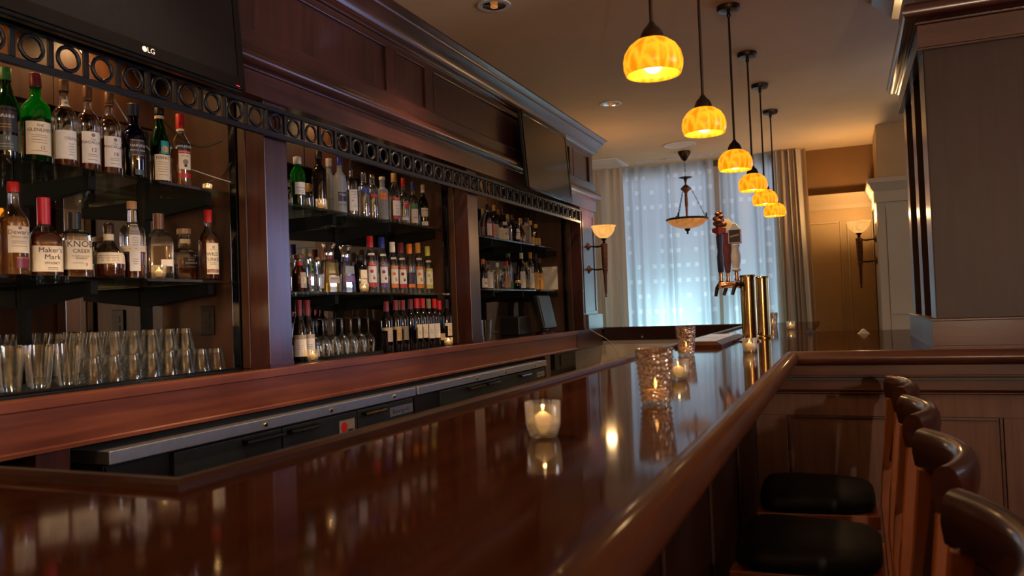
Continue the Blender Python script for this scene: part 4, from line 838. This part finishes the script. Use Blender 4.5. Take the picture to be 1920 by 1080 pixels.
bottle('clear bottle with scarlet cap and pink print', 'wh', X, 4.552, Z, .320, .034, 'clear', 'red', 'spirit', .7, capz=.82, labels=[wl(.38, .50, 'redwax', [('-', .46, 40, 'paper', 26)], 10), wl(.12, .18, 'paper')], group=gN)
bottle('clear bottle with royal blue cap and landscape label', 'wh', X, 4.677, Z, .311, .034, 'clear', 'blue', 'spirit', .7, capz=.82, labels=[wl(.10, .40, 'paper', [('-', .22, 40, 'ink', 26), ('-', .21, 40, 'ink', 26)]), wl(.40, .50, 'green')], group=gN)
bottle('dark green rum bottle with white screw cap at the shelf end', 'wh', X, 4.817, Z, .310, .034, 'dkgreen_glass', 'paper', 'dkgreen_glass', .6, capz=.82, labels=[wl(.28, .47, 'paper', [('BACARDI', .41, .011, 'ink', 26), ('-', .34, 30, 'ink', 30)]), wl(.08, .17, 'paper')], group=gN)
# ---- middle niche, lower shelf
Z = 1.4375
gN = 'bottles on the lower shelf of the middle niche'
bottle('brown round tequila bottle with oval cream label', 'pat', X, 3.437, Z, .204, .044, 'amber_glass', 'brown', 'whisky_dark', .5, capz=.84, stopper='cork', labels=[(.12, .52, 12, 62, 'tan', [('o', .32, .017, 'cream', 37)]), (.70, .80, -180, 180, 'red', [])], group=gN)
bottle('clear dimpled tequila bottle with green ribbon and round cork', 'pat', X, 3.530, Z, .215, .030, 'clear', 'cork', 'spirit', .4, sq(4), capz=.84, stopper='ball', labels=[(.55, .80, -5, 25, 'green', [])], rot=-30, group=gN)
bottle('smaller clear tequila bottle with pale label and cork', 'pat', X, 3.603, Z, .200, .027, 'clear', 'cork', 'spirit', .5, sq(4), capz=.84, stopper='ball', labels=[(.12, .50, -5, 60, 'frosted', rules((.40, .32, .24), 30, 26))], rot=-30, group=gN)
bottle('tapering square tequila bottle filled with gold liquid', 'sqtaper', X, 3.709, Z, .280, .050, 'clear', 'maroon', 'tequila', .60, sq(6), capz=.80, stopper='flare', labels=[(.19, .33, -28, 50, 'tan', [('-', .28, 50, 'purple', 8), ('-', .29, 50, 'purple', 8), ('-', .27, 50, 'purple', 8)])], rot=-30, group=gN)
bottle('tapering square tequila bottle with blue collar and clear liquid', 'sqtaper', X, 3.869, Z, .275, .046, 'clear', 'blue', 'blueliq', .58, sq(6), capz=.80, stopper='flare', labels=[(.22, .36, -28, 50, 'purple', rules((.31, .27), 40, 8, 'frosted')), (.40, .56, -28, 50, 'frosted', rules((.52, .46), 30, 8))], rot=-30, group=gN)
bottle('squat black apothecary bottle with cream diamond label', 'hend', X, 4.014, Z, .229, .045, 'wine_glass_dark', 'black', capz=.86, labels=[(.14, .60, 2, 64, 'cream', [("HENDRICK'S", .37, .0115, 'ink', 30)])], group=gN)
ST = [(4.131, .350, 'red', 'red', 'red', 'raspberry', 'bright red'), (4.264, .352, 'blue', 'purple', 'purple', '', 'violet blue'), (4.390, .330, 'paper', 'orange', 'orange', '', 'white'), (4.496, .332, 'maroon', 'red', 'maroon', '', 'dark maroon'), (4.606, .332, 'orange', None, None, '', 'vivid orange'), (4.722, .346, 'amber', 'orange', 'orange', '', 'light amber'), (4.855, .330, 'yellow', 'yellow', 'lime', '', 'pale yellow')]
for y, h, cap, c1_, c2_, _, word in ST:
    if c1_: lb = [wl(.47, .53, c1_, [('STOLI', .50, .013, 'white', 26)]), wl(.185, .47, 'paper', [('o', .38, .011, c2_, 14), ('o', .26, .008, c2_, 34)] + rules((.31, .29), 22, 30, 'ink')), wl(.11, .18, c1_, []), (.66, .70, -25, 65, 'paper', [])]
    else: lb = [wl(.20, .42, 'navy', [('o', .36, .010, 'plum', 20)]), wl(.12, .19, 'orange')]
    bottle(f'flavoured vodka bottle with {word} cap on the lower shelf of the middle niche', 'stoli', X, y, Z, h, .034 if y > 4.2 else .037, 'clear', cap, 'spirit', .66, capz=.80, labels=lb, group='flavoured vodka bottles')
# ---- far niche shelves
def far(z, rows, gN):
    for u, (lab, prof, x, y, h, r, g, cap, liq, labs) in enumerate(rows):
        bottle(lab, prof, x, y, z, h, r, g, cap, liq, .55, capz=.84, labels=labs, group=gN)
XX = -2.68
far(1.8855, [
 ('slim clear bottle with gold cap beside the pilaster, far niche upper shelf', 'wh', XX, 5.845, .25, .031, 'clear', 'gold', 'whisky_dark', [wl(.1, .4, 'ink_grey')]),
 ('bottle with white shield label on the far niche upper shelf', 'wh', -2.62, 5.80, .275, .032, 'clear', 'black', 'whisky_dark', [wl(.08, .42, 'paper', [], -10, 75)]),
 ('bottle with red label on the far niche upper shelf', 'wh', XX, 5.985, .275, .032, 'dark_bottle', 'black', None, [wl(.10, .50, 'red', [], -5, 75)]),
 ('tall bottle with gold foil neck on the far niche upper shelf', 'bord', XX, 6.075, .302, .033, 'dark_bottle', 'gold', None, [wl(.08, .46, 'tan', rules((.35, .25), 40, 30))]),
 ('cream labelled liqueur bottle on the far niche upper shelf', 'tall', XX, 6.165, .277, .035, 'dark_bottle', 'brown', None, [wl(.08, .42, 'cream', rules((.32, .22), 40, 30))]),
 ('liqueur bottle with cream label and white neck tag', 'fern', XX, 6.262, .284, .036, 'dark_bottle', 'black', None, [wl(.08, .42, 'cream', [('o', .26, .008, 'orange', 34)]), wl(.52, .62, 'cream')]),
 ('sparkling cut bottle with gold cap, far niche upper shelf', 'flask', XX, 6.36, .253, .035, 'clear', 'gold', 'blueliq', []),
 ('dark bottle with small round green label, far niche upper shelf', 'wh', XX, 6.455, .257, .034, 'dark_bottle', 'brown', None, [wl(.14, .30, 'olive')]),
 ('short bottle with bright heart shaped label, far niche upper shelf', 'mini', -2.585, 6.31, .185, .036, 'dark_bottle', 'black', None, [(.12, .62, 5, 70, 'paper', [])]),
 ('teardrop cognac bottle with wide stopper', 'squat', XX, 6.655, .246, .045, 'clear', 'gold', 'rum', []),
 ('matt grey cylindrical bottle, far niche upper shelf', 'vod', XX, 6.80, .262, .040, 'ink_grey', 'black', None, []),
 ('dark bottle with gold capsule and orange label, far niche upper shelf', 'wh', XX, 6.905, .246, .034, 'dark_bottle', 'gold', None, [wl(.05, .35, 'amber')]),
 ('round amber honey liqueur bottle at the end of the far niche upper shelf', 'squat', XX, 7.04, .225, .042, 'amber_glass', 'gold', 'tequila', [wl(.10, .40, 'gold')]),
], 'bottles on the upper shelf of the far niche')
far(1.4775, [
 ('dark bottle with orange cap beside the pilaster, far niche lower shelf', 'wh', XX, 5.81, .245, .034, 'dark_bottle', 'orange', None, [wl(.06, .36, 'paper', [('o', .2, .008, 'red', 30)])]),
 ('bottle with white and red label on the far niche lower shelf', 'wh', XX, 5.925, .238, .033, 'clear', 'plum', 'whisky_dark', [wl(.05, .60, 'paper', [('-', .4, 30, 'red', 30)])]),
 ('bluish bottle on the far niche lower shelf', 'wh', -2.77, 6.04, .235, .032, 'blue_glass', 'black', 'blueliq', []),
 ('slim clear bottle with white screw cap, far niche lower shelf', 'wh', XX, 6.096, .227, .031, 'clear', 'paper', 'spirit', []),
 ('tiny dark bottle low beside the red capped one, far niche lower shelf', 'mini', -2.62, 6.06, .115, .026, 'clear', 'black', 'whisky_dark', []),
 ('stout bottle with red cap and tan label, far niche lower shelf', 'hend', XX, 6.285, .249, .038, 'clear', 'red', 'whisky', [wl(.08, .45, 'cork')]),
 ('tall clear bottle with green neck, far niche lower shelf', 'goose', -2.77, 6.55, .365, .040, 'clear', 'green', 'spirit', [wl(.06, .20, 'green')]),
 ('small dark bottle with gold band, far niche lower shelf', 'mini', -2.61, 6.36, .13, .034, 'dark_bottle', 'bronze', None, [(.45, .62, -40, 70, 'gold', [])]),
 ('tall dark bottle with white cap and white label, far niche lower shelf', 'goose', XX, 6.643, .340, .034, 'dark_bottle', 'paper', None, [wl(.06, .50, 'paper', [('-', .42, 30, 'red', 30)])]),
 ('olive green bottle, far niche lower shelf', 'wh', XX, 6.75, .255, .033, 'dkgreen_glass', 'olive', 'dark_bottle', [wl(.1, .4, 'olive')]),
 ('tall clear bottle with yellow cap, far niche lower shelf', 'goose', XX, 6.869, .355, .033, 'clear', 'amber', 'spirit', [wl(.06, .45, 'paper')]),
 ('tall bottle with bright yellow body, far niche lower shelf', 'fern', XX, 6.985, .352, .037, 'dark_bottle', 'black', None, [(.03, .48, -80, 80, 'amber', [])]),
 ('dark bottle with yellow label at the end of the far niche lower shelf', 'fern', XX, 7.09, .314, .036, 'dark_bottle', 'plum', None, [(.03, .52, 5, 80, 'amber', [('-', .35, 40, 'red', 40)])]),
], 'bottles on the lower shelf of the far niche')
# ---- wine on the back counter
Z = BC
for x, y, lab in ((-2.55, 3.285, 'burgundy wine bottle with maroon foil next to the pilaster'), (-2.575, 3.385, 'burgundy wine bottle with maroon foil standing behind a candle')):
    bottle(lab, 'burg', x, y, Z, .310, .038, 'wine_glass_dark', 'maroon', capz=.74, capr=1.06, labels=[(.08, .43, -45, 65, 'paper', rules((.26, .23, .20), 50, 12)), (.36, .43, -45, 65, 'tan', [])], group='wine bottles on the back counter')
WB = [(-2.50, 4.037, .297, 'maroon', 'tan'), (-2.50, 4.141, .305, 'maroon', 'gold'), (-2.50, 4.223, .305, 'maroon', 'olive'), (-2.575, 4.322, .305, 'olive', None), (-2.50, 4.318, .310, 'plum', None), (-2.50, 4.396, .315, 'red', 'cream'), (-2.575, 4.56, .312, 'maroon', 'olive'), (-2.50, 4.474, .315, 'red', 'cream'), (-2.50, 4.552, .312, 'olive', 'paper'), (-2.50, 4.630, .312, 'red', 'paper'), (-2.505, 4.708, .300, 'redwax', 'tan'), (-2.49, 4.786, .308, 'black', 'cream')]
ordn = ['first', 'second', 'third', 'fourth', 'fifth', 'sixth', 'seventh', 'eighth', 'ninth', 'tenth', 'eleventh', 'twelfth']
capw = dict(maroon='dark red', olive='olive', plum='dark plum', red='red', redwax='pinkish red', black='black')
for i, (x, y, h, cap, lc) in enumerate(WB):
    lb = []
    if lc in ('tan', 'gold', 'olive', 'cream'): lb = [(.42, .48, -50, 60, lc, []), (.20, .42, 4, 60, lc, rules((.34, .30), 30, 30))]
    if lc == 'paper': lb = [(.18, .48, -20, 68, lc, rules((.34, .30), 30, 30))]
    if i == 10: lb = [(.12, .27, -30, 66, lc, [])]
    bottle(f'dark wine bottle with {capw[cap]} foil, {ordn[i]} along from the stemmed glasses', 'bord', x, y, Z, h, .0365, 'wine_glass_dark', cap, capz=.80, capr=1.06, labels=lb, group='wine bottles on the back counter')

# ================================================================== GLASSWARE
def mat_strip(label, y0, y1, x0, x1):
    t = thing('bar_mat', label, 'bar mat', ((x0 + x1) / 2, (y0 + y1) / 2, BC))
    B().box(x0, x1, y0, y1, BC, BC + 0.005).build('base', 'rubber', t)
    m = B(); n = int((y1 - y0) / 0.02)
    for i in range(n): m.box(x0, x1, y0 + i * 0.02 + 0.003, y0 + i * 0.02 + 0.013, BC + 0.0055, BC + 0.009)
    o = m.build('ribs', 'rubber', t); o['kind'] = 'stuff'
    B().tube([(x1, y0, BC + 0.007), (x1, y1, BC + 0.007)], 0.0045, 6).build('front_rim', 'black_gloss', t)
mat_strip('black ribbed bar mat under the tumblers in the near niche', 1.45, 2.76, -2.86, -2.475)
mat_strip('black ribbed bar mat under the stemmed glasses in the middle niche', 3.44, 3.975, -2.86, -2.49)
ZM = BC + 0.0095
def rocks():
    t = thing('rocks_glass', '', 'glass'); o = [(0.043, 0), (0.0425, 0.004), (0.028, 0.088), (0.027, 0.092)]
    B().lathe([(0.039, 0.0005)] + o + [(0.001, 0.092)], 20, cap0=False).build('glass_wall', 'tumbler', t, True)
    B().lathe([(0.0285, 0.072), (0.0265, 0.090)], 20).build('thick_base', 'tumbler', t, True)
    return t
def pint():
    t = thing('pint_glass', '', 'glass'); B().lathe([(0.001, 0.001), (0.029, 0.001), (0.030, 0.004), (0.044, 0.150), (0.0425, 0.150)], 22, cap1=False).build('glass_wall', 'tumbler', t, True)
    B().lathe([(0.0285, 0.003), (0.0295, 0.016)], 20).build('thick_base', 'tumbler', t, True)
    return t
def stem():
    t = thing('wine_glass', '', 'glass')
    B().lathe([(0.030, 0.0005), (0.033, 0.02), (0.039, 0.055), (0.038, 0.075), (0.026, 0.100), (0.010, 0.110), (0.0045, 0.118), (0.0038, 0.185), (0.006, 0.193), (0.034, 0.199), (0.035, 0.201), (0.001, 0.203)], 20, cap0=False).build('glass_wall', 'tumbler', t, True)
    return t
def spread(make, spots, labels, group):
    first = None
    for i, p in enumerate(spots):
        if first is None: first = make(); o = first
        else: o = copy_tree(first, (0, 0, 0))
        o.location = p; o['label'] = labels[i] if isinstance(labels, list) else labels; o['group'] = group; o.rotation_euler[2] = i * 0.7
lo = [(-2.55 - 0.09 * r, 2.085 + 0.0885 * i, ZM) for r in range(3) for i in range(8)]
ORD = ['first', 'second', 'third', 'fourth', 'fifth', 'sixth', 'seventh', 'eighth']; ROW = ['front', 'middle', 'back']
spread(rocks, lo, [f'upturned rocks glass, bottom tier, {ROW[r]} row, {ORD[i]} from the pint glasses' for r in range(3) for i in range(8)], 'bottom tier of rocks glasses')
up = [(-2.57 - 0.09 * r, 2.105 + 0.0885 * i, ZM + 0.0925) for r in range(3) for i in range(7 if r else 6)]
spread(rocks, up, [f'upturned rocks glass resting on others, top tier, {ROW[r]} row, {ORD[i]} from the pint glasses' for r in range(3) for i in range(7 if r else 6)], 'top tier of rocks glasses')
spread(pint, [(-2.54, 1.77, ZM), (-2.54, 1.875, ZM), (-2.54, 1.98, ZM), (-2.64, 1.74, ZM), (-2.64, 1.835, ZM), (-2.64, 1.935, ZM), (-2.74, 1.80, ZM), (-2.74, 1.90, ZM)], [f'tall upright pint glass, {ROW[r]} row, {ORD[i]} from the rocks glasses' for r, i in ((0, 2), (0, 1), (0, 0), (1, 2), (1, 1), (1, 0), (2, 1), (2, 0))], 'pint glasses in the near niche')
spread(stem, [(-2.56 - 0.085 * r, 3.50 + 0.086 * i + 0.03 * (r % 2), ZM) for r in range(3) for i in range(6 if r < 2 else 5)], [f'upturned stemmed wine glass, {ROW[r]} row, {ORD[i]} from the burgundy bottles' for r in range(3) for i in range(6 if r < 2 else 5)], 'upturned wine glasses')
spread(pint, [(-2.52, 5.485, BC)], 'single tall clear glass on the back counter beside the far pilaster', 'single glass in the far niche')

# ================================================================== CANDLES
def votive(label, loc, r, h, light, wick=True):
    t = thing('votive_candle', label, 'candle', (0, 0, 0), 'clear glass votive candles')
    B().lathe([(0.001, 0.0005), (r * .72, 0.0005), (r * .78, 0.004), (r * .95, h * .35), (r, h), (r * .96, h), (r * .91, h * .35), (r * .72, 0.008), (0.001, 0.008)], 28, cap1=False).build('glass_cup', 'cup_glass', t, True)
    B().lathe([(r * .70, 0.009), (r * .88, h * .36), (r * .86, h * .44), (r * .45, h * .60), (0.004, h * .72)], 24).build('wax', 'wax', t, 'all')  # cone above the wax level gives the flame's glow a solid shape
    B().lathe([(0.0012, h * .70), (0.0012, h * .76)], 6).build('wick', 'ink', t)
    B().lathe([(0.0008, h * .74), (0.0017, h * .79), (0.0016, h * .83), (0.0004, h * .90)], 10).build('flame', 'flame', t, 'all')
    t.location = loc
    lamp('candle_light', 'POINT', (loc[0], loc[1], loc[2] + h * .84), light, (1.0, 0.52, 0.16), 0.002)
votive('clear glass votive with a cone of flame glow shaped in wax, closest on the bar top', (-0.523, 1.374, BT), .0335, .064, .07)
votive('clear glass votive partly behind the tall speckled candle glass', (-0.486, 2.47, BT), .0335, .062, .06)
votive('clear glass votive at the foot of the brass beer tower', (-0.415, 3.80, BT), .034, .065, .07)
votive('tiny lit votive far along the bar before the striped drape', (-0.405, 6.65, BT), .034, .062, .07)
votive('small tealight glowing at the end of the near niche upper shelf', (-2.60, 2.735, 1.8855), .021, .030, .12)
votive('small votive in front of the domed clear bottle', (-2.585, 2.437, 1.4855), .029, .055, .16)
votive('small votive before the tall black bottle on the middle upper shelf', (-2.585, 3.548, 1.8825), .030, .058, .16)
votive('small votive before the black apothecary bottle', (-2.585, 3.94, 1.4375), .028, .054, .16)
votive('small votive on the back counter before the burgundy bottles', (-2.475, 3.29, BC), .030, .056, .16)
votive('small votive on the back counter beside the row of wine bottles', (-2.415, 4.655, BC), .030, .055, .16)
def merc(label, loc, rt, rb, h, light):
    t = thing('speckled_candle_glass', label, 'candle', (0, 0, 0), 'tall speckled candle glasses')
    m = B(); m.lathe([(0.001, 0.0005), (rb * .95, 0.0005), (rb, 0.006), (rb * 1.02, 0.014), (rt * .99, h * .9), (rt, h), (rt - 0.003, h), (rb - 0.003, 0.012), (0.001, 0.012)], 36, cap1=False)
    m.build('glass_cup', 'mercury', t, True)
    bd_ = B()
    for row in range(9):          # raised beads around the glass
        zz = 0.010 + row * h * 0.095; rr = rb + (rt - rb) * zz / h
        for i in range(20):
            a = 2 * PI * (i + 0.5 * (row % 2)) / 20; bd_.sphere(0.0019, ((rr + 0.0006) * math.cos(a), (rr + 0.0006) * math.sin(a), zz), 6, 4)
    o = bd_.build('beads', 'mercury', t, 'all'); o['kind'] = 'stuff'
    B().lathe([(rb * .8, 0.0125), (rb * .82, 0.034), (0.002, 0.036)], 20).build('wax', 'wax', t, True)
    B().lathe([(0.0008, .037), (0.0042, .044), (0.0034, .052), (0.0004, .064)], 10).build('flame', 'flame', t, 'all')
    t.location = loc
    lamp('candle_light', 'POINT', (loc[0], loc[1], loc[2] + .05), light, (1.0, 0.50, 0.14), 0.003)
merc('tall speckled amber candle glass, the large one on the bar top', (-0.4225, 1.865, BT), .045, .034, .132, .13)
merc('tall speckled candle glass beside the drip tray on the bar', (-0.678, 3.65, BT), .045, .036, .130, .13)
merc('tall speckled candle glass far along the bar behind the beer tower', (-0.600, 7.40, BT), .045, .036, .125, .13)

# ================================================================== BEER TOWERS, TRAY
def tower(label, x, y, faucets):
    t = thing('beer_tower', label, 'beer tower', (x, y, BT))
    B().lathe([(0.062, BT + 0.0005), (0.062, BT + 0.006), (0.050, BT + 0.012), (0.046, BT + 0.016)], 32, (x, y, 0)).build('base_flange', 'brass', t, True)
    B().lathe([(0.0440, BT + 0.0165), (0.0440, BT + 0.372)], 36, (x, y, 0)).build('column', 'brass', t, True)
    B().lathe([(0.047, BT + 0.3725), (0.047, BT + 0.382), (0.042, BT + 0.388), (0.001, BT + 0.390)], 36, (x, y, 0), cap1=False).build('cap', 'brass', t, True)
    if not faucets: return
    z = BT + 0.335
    B().lathe([(0.019, x - 0.165), (0.021, x - 0.15), (0.019, x - 0.145), (0.019, x - 0.06), (0.024, x - 0.05), (0.024, x - 0.0445)], 20, (0, y, z), axis='X').build('faucet_pipe', 'copper', t, True)
    def faucet(dx, dy, hname, build):
        fx, fy = x + dx, y + dy
        f = B().tube([(fx, y - (0.018 if dy < 0 else -0.018), z), (fx, fy, z), (fx - 0.012, fy - 0.012, z - 0.012), (fx - 0.026, fy - 0.02, z - 0.06)] if dy else [(fx, fy, z + 0.018), (fx - 0.012, fy, z + 0.004), (fx - 0.026, fy, z - 0.016), (fx - 0.036, fy, z - 0.065)], [0.013, 0.013, 0.012, 0.009], 12).build('faucet', 'bronze', t, True)
        B().lathe([(0.012, z + 0.0195), (0.014, z + 0.03), (0.010, z + 0.045), (0.013, z + 0.06), (0.011, z + 0.075)], 14, (fx, fy, 0)).build('faucet_collar', 'copper', f, True)
        build(fx, fy, z + 0.0755)
    def hop(fx, fy, z):     # dark turned handle with a hop cone and red ribbon on top
        h = B().lathe([(0.014, z), (0.018, z + 0.01), (0.020, z + 0.09), (0.014, z + 0.13), (0.017, z + 0.15), (0.021, z + 0.21), (0.016, z + 0.24)], 8, (fx, fy, 0)).build('tap_handle', 'navy', t, True)
        m = B()
        for k in range(9):
            a = k * 2.4; q = 0.026 - 0.0018 * k; m.sphere(0.021 - 0.0008 * k, (fx + q * math.cos(a), fy + q * math.sin(a), z + 0.285 + 0.009 * k), 8, 6, 0.8)
        m.sphere(0.026, (fx, fy, z + 0.30), 10, 8, 1.8); m.build('hop_cone', 'bronze_red', h, 'all')
        B().loft([[(fx - 0.040, fy - 0.010, z + 0.240), (fx - 0.040, fy + 0.010, z + 0.240), (fx - 0.040, fy + 0.010, z + 0.262), (fx - 0.040, fy - 0.010, z + 0.262)], [(fx, fy - 0.028, z + 0.222), (fx, fy + 0.028, z + 0.222), (fx, fy + 0.028, z + 0.27), (fx, fy - 0.028, z + 0.27)], [(fx + 0.040, fy - 0.010, z + 0.240), (fx + 0.040, fy + 0.010, z + 0.240), (fx + 0.040, fy + 0.010, z + 0.262), (fx + 0.040, fy - 0.010, z + 0.262)]]).build('ribbon', 'maroon', h)
    def paddle(fx, fy, z):  # long maroon paddle with a round tan plaque
        h = B().loft([[(fx + sx * w, fy + sy * 0.012, z + q) for sx, sy in ((-1, -1), (1, -1), (1, 1), (-1, 1))] for q, w in ((0, .014), (.03, .018), (.10, .026), (.20, .030), (.24, .028))]).build('tap_handle', 'plum', t, bevel=0.004)
        B().lathe([(0.040, fy - 0.015), (0.040, fy + 0.015)], 28, (fx, 0, z + 0.285), axis='Y').build('plaque', 'tan', h, True)
    def white(fx, fy, z):   # white turned handle with a square sign head
        z0_ = z
        h = B().lathe([(0.020, z), (0.026, z + 0.008), (0.017, z + 0.02), (0.027, z + 0.06), (0.028, z + 0.09), (0.019, z + 0.135), (0.026, z + 0.15), (0.018, z + 0.16)], 18, (fx, fy, 0)).build('tap_handle', 'white', t, True)
        z = z0_ - 0.031
        s = B().loft([[(fx - 0.036, fy + d, z + 0.192), (fx + 0.036, fy + d, z + 0.192), (fx + 0.036, fy + d, z + 0.275), (fx + 0.024, fy + d, z + 0.285), (fx + 0.008, fy + d, z + 0.31), (fx - 0.008, fy + d, z + 0.31), (fx - 0.024, fy + d, z + 0.285), (fx - 0.036, fy + d, z + 0.275)] for d in (-0.020, 0.020)]).build('sign_head', 'white', h, bevel=0.003)
        B().box(fx - 0.031, fx + 0.031, fy - 0.0225, fy - 0.0205, z + 0.198, z + 0.27).build('sign_face', 'navy', s)
        B().add([(fx - 0.026, fy - 0.0232, z + 0.226), (fx + 0.026, fy - 0.0232, z + 0.236), (fx + 0.026, fy - 0.0232, z + 0.246), (fx - 0.026, fy - 0.0232, z + 0.236)], [(0, 1, 2, 3)]).build('sign_print', 'gold', s)
    faucet(-0.15, 0, 'hop', hop)
    faucet(-0.12, 0.075, 'paddle', paddle)
    faucet(-0.052, -0.075, 'white', white)
tower('brass beer tower with three tap handles on the bar', -0.520, 4.815, True)
tower('plain brass tower standing behind the tap tower', -0.483, 5.25, False)
t = thing('drip_tray', 'shallow wooden drip tray beside the beer taps', 'tray', (-0.72, 4.7, BT))
B().loft([[(x0 + i, y0 + i, z), (x1 - i, y0 + i, z), (x1 - i, y1 - i, z), (x0 + i, y1 - i, z)] for x0, x1, y0, y1 in ((-0.845, -0.60, 4.22, 5.25),) for i, z in ((0, BT + 0.0005), (0, BT + 0.014), (0.03, BT + 0.030))]).build('frame', 'wood_rail', t)
B().box(-0.805, -0.64, 4.27, 4.72, BT + 0.0302, BT + 0.032).build('steel_grate', 'steel', t); B().box(-0.805, -0.64, 4.76, 5.20, BT + 0.0302, BT + 0.032).build('steel_grate', 'steel', t)
for i, (x, y, lab) in enumerate(((-0.235, 5.85, 'small folded dark card on the bar before the striped drape'), (0.10, 5.5, 'small folded white card on the bar below the pier lamp'))):
    tag(B().loft([[(x - 0.035, yy, BT + 0.0005), (x + 0.035, yy, BT + 0.0005), (x + 0.005, yy, BT + 0.03), (x - 0.005, yy, BT + 0.03)] for yy in (y, y + 0.06)]).build('folded_card', ('navy', 'paper')[i]), lab, 'card', 'folded cards on the bar')

# ================================================================== POINT OF SALE TERMINAL
t = thing('till_terminal', 'dark touch-screen till turned sideways in the far niche', 'till', (-2.55, 6.65, BC))
B().box(-2.75, -2.56, 6.25, 6.52, BC, BC + 0.16).build('receipt_printer', 'black', t, bevel=0.012)
B().lathe([(0.09, BC), (0.09, BC + 0.012), (0.03, BC + 0.02), (0.025, BC + 0.10)], 24, (-2.50, 6.68, 0)).build('stand', 'black', t, True)
def scr(u, v, w_): return (-2.43 - 0.062 * v + w_, 6.68 + 0.16 * u, BC + 0.045 + 0.295 * v + 0.2 * w_)   # screen faces the aisle, tilted back
B().loft([[scr(-1, 0, d), scr(1, 0, d), scr(1, 1, d), scr(-1, 1, d)] for d in (-0.045, 0.0)]).build('monitor', 'cooler_door', t, bevel=0.010)
B().loft([[scr(-.9, .06, d), scr(.9, .06, d), scr(.9, .94, d), scr(-.9, .94, d)] for d in (0.001, 0.003)]).build('screen', 'cooler_door', t)

# ================================================================== BAR STOOLS
def stool():
    t = thing('bar_stool', '', 'bar stool', (0, 0, 0), 'bar stools along the bar')
    zs = 0.62; n = 14
    # curved top rail, concave towards the bar
    def bow(v): return 0.15 + 0.055 * (1 - v * v)
    rings = []
    for i in range(n + 1):
        v = -1 + 2 * i / n; x = bow(v); y = 0.225 * v; d = -0.055 * 2 * v / 0.225; nx, ny = 1 / math.hypot(1, d), -d / math.hypot(1, d)
        sec = [(-0.022, 0.915), (-0.027, 0.945), (-0.026, 0.972), (-0.019, 0.990), (-0.007, 0.999), (0.006, 1.0), (0.017, 0.993), (0.024, 0.976), (0.025, 0.950), (0.018, 0.915)]
        rings.append([(x + p * nx, y + p * ny, z) for p, z in sec])
    B().loft(rings).build('top_rail', 'wood_stool_dark', t, True)
    for sgn in (-1, 1):
        y = 0.20 * sgn
        B().loft([[(xc - 0.022, y - 0.016, z), (xc + 0.022, y - 0.016, z), (xc + 0.022, y + 0.016, z), (xc - 0.022, y + 0.016, z)] for xc, z in ((0.156, 0.9145), (0.140, 0.75), (0.126, zs), (0.118, 0.50), (0.15, Z0))]).build('back_leg', 'wood_stool', t, bevel=0.004)
        B().loft([[(xc - 0.018, y - 0.018, z), (xc + 0.018, y - 0.018, z), (xc + 0.018, y + 0.018, z), (xc - 0.018, y + 0.018, z)] for xc, z in ((-0.29, 0.52), (-0.31, Z0))]).build('front_leg', 'wood_stool', t, bevel=0.004)
        B().box(-0.285, 0.085, y - 0.010, y + 0.010, 0.16, 0.19).build('side_stretcher', 'wood_stool', t)
    B().box(-0.315, -0.285, -0.18, 0.18, 0.10, 0.13).build('foot_rail', 'wood_stool', t)
    # wide curved back splat
    rings = []
    for i in range(7):
        v = 0.72 * (-1 + i / 3); rings.append([(bow(v) - 0.012, 0.225 * v, 0.9145), (bow(v) + 0.004, 0.225 * v, 0.9145), (bow(v) - 0.030, 0.225 * v, zs + 0.06), (bow(v) - 0.046, 0.225 * v, zs + 0.06)])
    B().loft(rings).build('back_splat', 'wood_stool_dark', t)  # dark wood puts the shade between the back posts into the colour
    B().loft([[(-0.33 + i, -0.215 + i, z), (0.075 - i, -0.18 + i, z), (0.075 - i, 0.18 - i, z), (-0.33 + i, 0.215 - i, z)] for i, z in ((0, 0.505), (0, 0.554))]).build('seat_frame', 'wood_stool', t, bevel=0.004)
    def se(i, z):
        out = []
        for k in range(36):
            a = 2 * PI * k / 36; q = 1 / (abs(math.cos(a)) ** 5 + abs(math.sin(a)) ** 5) ** 0.2; yy = (0.205 - i) * q * math.sin(a); xx = -0.128 + (0.195 - i) * q * math.cos(a)
            out.append((xx, yy * (1 - 0.12 * (xx + 0.13) / 0.2), z))
        return out
    B().loft([se(0.01, 0.5545), se(0.0, 0.57), se(0.0, 0.60), se(0.012, 0.613), se(0.05, 0.623), se(0.12, 0.628)]).build('seat_cushion', 'leather', t, 'all')
    return t
s0 = stool()
for i, (y, rz, lab) in enumerate(((3.17, 0.02, 'bar stool standing against the panelled return below the column'), (2.50, -0.02, 'bar stool, second out from the panelled return'), (1.82, 0.0, 'bar stool, third out from the panelled return'), (1.19, 0.02, 'bar stool closest to the viewer, cut by the corner of the view'))):
    o = s0 if i == 0 else copy_tree(s0, (0, 0, 0))
    o.location = (0.0, y, 0); o['label'] = lab; o.rotation_euler[2] = rz
